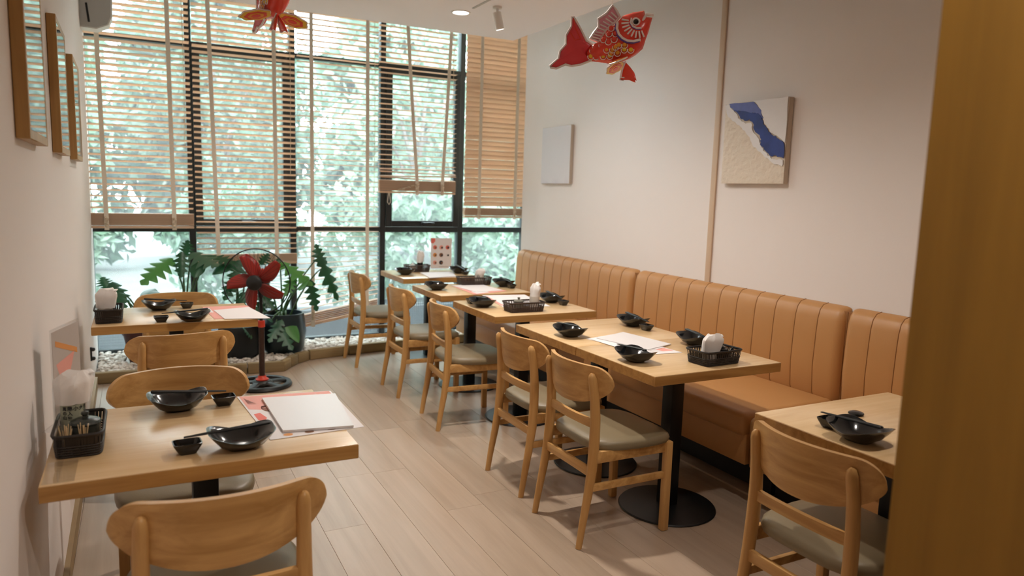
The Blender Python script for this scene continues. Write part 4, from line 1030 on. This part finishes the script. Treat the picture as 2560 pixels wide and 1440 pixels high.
    obj('hanging_thread', MB().tube([(L((1232, 120))[0], 0, L((1232, 120))[1]), (L((1232, 120))[0], 0, drop)], .0008, 5), 'white_plastic', t)
    return t
p1 = Vector((0, 0, CAMZ))+ray(1340+1430/6.544, 640/6.544)*2.9
fish('red carp lantern with orange scales hanging before the bench wall', p1, -math.atan2(p1.x, p1.y)+.06, 1.0, drop=2.65-p1.z)
p2 = Vector((0, 0, CAMZ))+ray(690, -22)*2.9
fish('red carp lantern at the top edge, partly out of the picture', p2, -math.atan2(p2.x, p2.y)-1.25, 1.0, drop=2.65-p2.z)

# ------------------------------------------------------------------ standing fan
fn = thing('standing_fan', 'black standing fan with red blades between the plants and the back left table', 'fan', (0.775, 5.43, 0), 0)
hd = math.atan2(-5.43, -0.775)-0.28       # heading the head faces
bs = MB(); seg = 60; vs = []; fs = []
# base: a ring and five lobed spokes with openings
Rr = [(.205, .004), (.213, .012), (.205, .028), (.190, .034), (.172, .030), (.165, .016), (.168, .004)]
for r, z in Rr:
    for k in range(seg): a = 2*PI*k/seg; vs.append((r*math.cos(a), r*math.sin(a), z))
for i in range(len(Rr)):
    for k in range(seg):
        j = (i+1) % len(Rr); fs.append((i*seg+k, i*seg+(k+1) % seg, j*seg+(k+1) % seg, j*seg+k))
bs.add(vs, fs)
for k in range(5):
    a = 2*PI*k/5+.3; ca, sa = math.cos(a), math.sin(a)
    bs.tube([(ca*.03, sa*.03, .028), (ca*.09, sa*.09, .027), (ca*.18, sa*.18, .020)], [.045, .030, .036], 12, flat=.34, up=(0, 0, 1))
bs.lathe([(0, .012), (.07, .012), (.075, .03), (.06, .045), (.0, .048)], 30, close=False)
obj('base', bs, 'black_plastic', fn)
obj('collar', MB().lathe([(.045, .046), (.047, .052), (.032, .062), (.026, .078), (.024, .079)], 24, close=False), 'collar_red', fn)
obj('pole', MB().tube([(0, 0, .05), (0, 0, .46)], .0205, 18), 'fan_pole', fn)
obj('height_collar', MB().lathe([(.021, .44), (.026, .442), (.026, .488), (.0, .49)], 20, close=False), 'collar_red', fn)
obj('inner_pole', MB().tube([(0, 0, .48), (0, 0, .70)], .012, 12), 'black_plastic', fn)
hz = .785
def hl(f, s, z): return (math.cos(hd)*f-math.sin(hd)*s, math.sin(hd)*f+math.cos(hd)*s, hz+z)
Mh = Matrix.Translation((0, 0, hz)) @ Matrix.Rotation(hd, 4, 'Z') @ Matrix.Rotation(PI/2, 4, 'Y')   # local Z -> forward
obj('motor_housing', MB().lathe([(0, -.10), (.035, -.10), (.055, -.07), (.060, -.02), (.055, .03), (.02, .035), (0, .035)], 26, close=False, M=Mh), 'black_plastic', fn)
obj('control_knob', MB().lathe([(0, .0), (.008, 0), (.008, .02), (0, .022)], 12, close=False, M=Matrix.Translation(hl(-.05, 0, .06))), 'collar_red', fn)
obj('neck', MB().tube([(0, 0, .66), (0, 0, .74)], [.018, .030], 12), 'black_plastic', fn)
gr = MB(); RG_ = .235
gr.tube([hl(.10, RG_*math.cos(a), RG_*math.sin(a)) for a in [2*PI*k/48 for k in range(49)]], .0045, 8, caps=False)
go_ = obj('guard_rim', gr, 'black_metal', fn)
for face, f0 in (('front', .165), ('back', .045)):
    w = MB()
    for k in range(44):
        a = 2*PI*k/44; w.tube([hl(f0, .05*math.cos(a), .05*math.sin(a)), hl(f0, .15*math.cos(a), .15*math.sin(a)), hl(f0*.6+.04, .215*math.cos(a), .215*math.sin(a)), hl(.10, RG_*math.cos(a), RG_*math.sin(a))], .0009, 4, caps=False)
    tag(obj('guard_wires', w, 'black_metal', go_), kind='stuff')
obj('hub_cap', MB().lathe([(0, .185), (.035, .182), (.052, .170), (.055, .155), (.0, .155)], 28, close=False, M=Mh), 'black_plastic', fn)
for k in range(5):
    a0 = 2*PI*k/5+.42; n = 10; vs = []
    for i in range(n+1):
        q = i/n; r = .035+.175*q; w = .022+.070*math.sin(PI*min(1, q*.75+.15))
        for s in (-1, -.33, .33, 1):
            a = a0+.35*q+s*w/max(r, .06)*.55; vs.append(hl(.100+s*.022*(1-.3*q), r*math.cos(a), r*math.sin(a)))
    b_o = obj('blade', MB().add(vs, [(i*4+j, i*4+j+1, i*4+5+j, i*4+4+j) for i in range(n) for j in range(3)]), 'fan_red', fn, smooth=60)
    sm_ = b_o.modifiers.new('thickness', 'SOLIDIFY'); sm_.thickness = .002

# ------------------------------------------------------------------ potted plants
def leaf_mb(base, tip, width, lobes=6, depth=.68, droop=.18, fold=.25, up=Vector((0, 0, 1)), split=True):
    base, tip = Vector(base), Vector(tip); d = tip-base; L = d.length; d.normalize()
    side = d.cross(up); side = side.normalized() if side.length > .05 else Vector((1, 0, 0)); nrm = side.cross(d).normalized()
    n = lobes*6 if split else 16; vs = []; fs = []
    for i in range(n+1):
        u = i/n; env = math.sin(PI*min(1, u*.93+.07))**.7*(1-.35*u)
        notch = 1.0
        if split:
            ph = (u*lobes) % 1.0; notch = 1-depth*abs(2*ph-1)**1.25*(1 if .06 < u < .94 else .45)
        w = width*.5*env*notch
        c = base+d*(L*u)-nrm*0+Vector((0, 0, -droop*L*u*u))
        fw = .18*L*(1 if split else .3)*env*notch*.5
        for s in (-1, -.5, 0, .5, 1):
            p = c+side*(w*s)+d*(fw*abs(s)*1.0)+nrm*(-fold*w*s*s)
            vs.append(p)
    for i in range(n):
        for j in range(4): fs.append((i*5+j, i*5+j+1, i*5+6+j, i*5+5+j))
    return MB().add(vs, fs)
def plant(name, pot, label, leaves):
    x, y, r, h, mat, shape = pot; z0 = .062
    t = thing(name, label, 'potted plant', (x, y, z0))
    if shape == 'round': pf_ = [(0, 0), (r*.80, 0), (r*.92, h*.12), (r, h*.45), (r*.97, h*.8), (r*.92, h), (r*.84, h), (r*.86, h*.85), (0, h*.84)]
    else: pf_ = [(0, 0), (r*.72, 0), (r*.98, h*.9), (r*1.02, h*.9), (r*1.02, h), (r*.92, h), (r*.9, h*.88), (0, h*.87)]
    obj('pot', MB().lathe(pf_, 40, close=False, sq=(7, 1, 1) if shape == 'square' else None), mat, t, smooth=50)
    obj('soil', MB().lathe([(0, h*.88), (r*.86, h*.87)], 28, close=False, sq=(7, 1, 1) if shape == 'square' else None), 'soil', t)
    for k, (bpx, tpx, yb, yt, wd, mat_, split, dr) in enumerate(leaves):
        B = at(*bpx, 1, yb)-Vector((x, y, z0)); T = at(*tpx, 1, yt)-Vector((x, y, z0))
        up = Vector((0.0, -.55, .84))
        lo = obj('leaf', leaf_mb(B, T, wd, lobes=5 if split else 4, droop=dr, up=up, split=split), mat_, t, smooth=60)
        s0 = Vector((random.uniform(-.05, .05), random.uniform(-.05, .05), h*.86)); mid = s0.lerp(B, .55)+Vector((0, 0, .06))
        obj('stalk', MB().tube([s0, s0.lerp(mid, .5)+Vector((0, 0, .02)), mid, mid.lerp(B, .6)+Vector((0, 0, .012)), B], [.008, .0075, .0065, .0055, .004], 7), 'stem', lo)
    return t
G, D, Y = 'leaf_bright', 'leaf_dark', 'leaf_grey'
plant('potted_monstera', (1.075, 6.27, .185, .335, 'pot_teal', 'round'), 'split leaf plant in a dark teal glazed pot beside the crooked blind',
      [((800, 640), (846, 752), 6.15, 6.10, .20, D, True, .0), ((808, 668), (790, 612), 6.15, 6.2, .17, D, True, -.05), ((774, 700), (793, 775), 6.1, 6.05, .17, D, True, .05),
       ((700, 655), (782, 705), 6.25, 6.05, .22, G, True, .1), ((735, 690), (712, 735), 6.2, 6.1, .16, G, True, .1), ((715, 795), (747, 850), 6.15, 5.98, .13, G, False, .1), ((690, 805), (732, 872), 6.1, 5.97, .19, Y, True, .05), ((705, 800), (672, 850), 6.1, 5.98, .15, Y, True, .1),
       ((745, 722), (775, 690), 6.1, 6.0, .12, G, False, .1), ((660, 690), (700, 640), 6.2, 6.25, .15, D, True, .1), ((680, 800), (655, 780), 6.1, 5.98, .12, D, False, .1)])
plant('potted_monstera', (0.72, 6.22, .175, .26, 'pot_dark', 'round'), 'dark leaved plant in a black pot right behind the standing fan',
      [((600, 650), (580, 720), 6.1, 6.0, .18, D, True, .1), ((590, 690), (560, 745), 6.15, 6.05, .17, D, True, .1), ((640, 720), (690, 770), 6.1, 5.98, .20, D, True, .1), ((650, 660), (672, 632), 6.2, 6.2, .15, D, True, .05),
       ((610, 730), (598, 790), 6.1, 6.0, .16, D, True, .1), ((660, 740), (640, 800), 6.1, 5.98, .20, D, True, .1), ((622, 640), (640, 690), 6.15, 6.0, .15, D, True, .1), ((585, 655), (530, 680), 6.2, 6.1, .12, D, False, .1), ((630, 845), (606, 812), 6.05, 5.95, .11, Y, True, .1)])
plant('potted_monstera', (0.33, 6.28, .17, .30, 'pot_dark', 'round'), 'tall split leaf plant rising behind the back left chair',
      [((430, 645), (352, 700), 6.25, 6.05, .26, G, True, .12), ((462, 640), (470, 600), 6.3, 6.3, .15, D, True, .0), ((478, 632), (545, 662), 6.2, 6.0, .28, Y, True, .05), ((455, 630), (452, 688), 6.15, 6.05, .16, D, True, .1), ((520, 640), (590, 650), 6.25, 6.1, .20, D, True, .1), ((500, 655), (485, 690), 6.1, 6.0, .13, D, False, .1)])
plant('potted_monstera', (0.02, 6.28, .155, .26, 'pot_red', 'square'), 'dark leaved plant in a dark red square pot by the left wall',
      [((285, 715), (248, 765), 6.2, 6.05, .20, D, True, .1), ((280, 705), (312, 765), 6.2, 6.0, .20, D, True, .1), ((268, 720), (256, 690), 6.25, 6.3, .16, D, True, .05), ((388, 722), (352, 742), 6.2, 6.05, .12, Y, False, .1), ((360, 740), (402, 728), 6.1, 6.05, .13, Y, False, .15)])

# small black bracket low on the left wall
wp = at(228, 885, 0, LWX(4.9))
wb_ = MB()
for dz in (.03, -.03): wb_.lathe([(0, -.014), (.012, -.010), (.016, 0), (.012, .010), (0, .014)], 12, c=(.014, 0, dz), close=False)
wb_.box(0, .010, -.012, .012, -.045, .045)
tag(obj('wall_bracket', wb_, 'black_plastic', None, (LWX(wp.y)+.0005, wp.y, wp.z)), 'small black bracket low on the wall under the back left table', 'bracket')
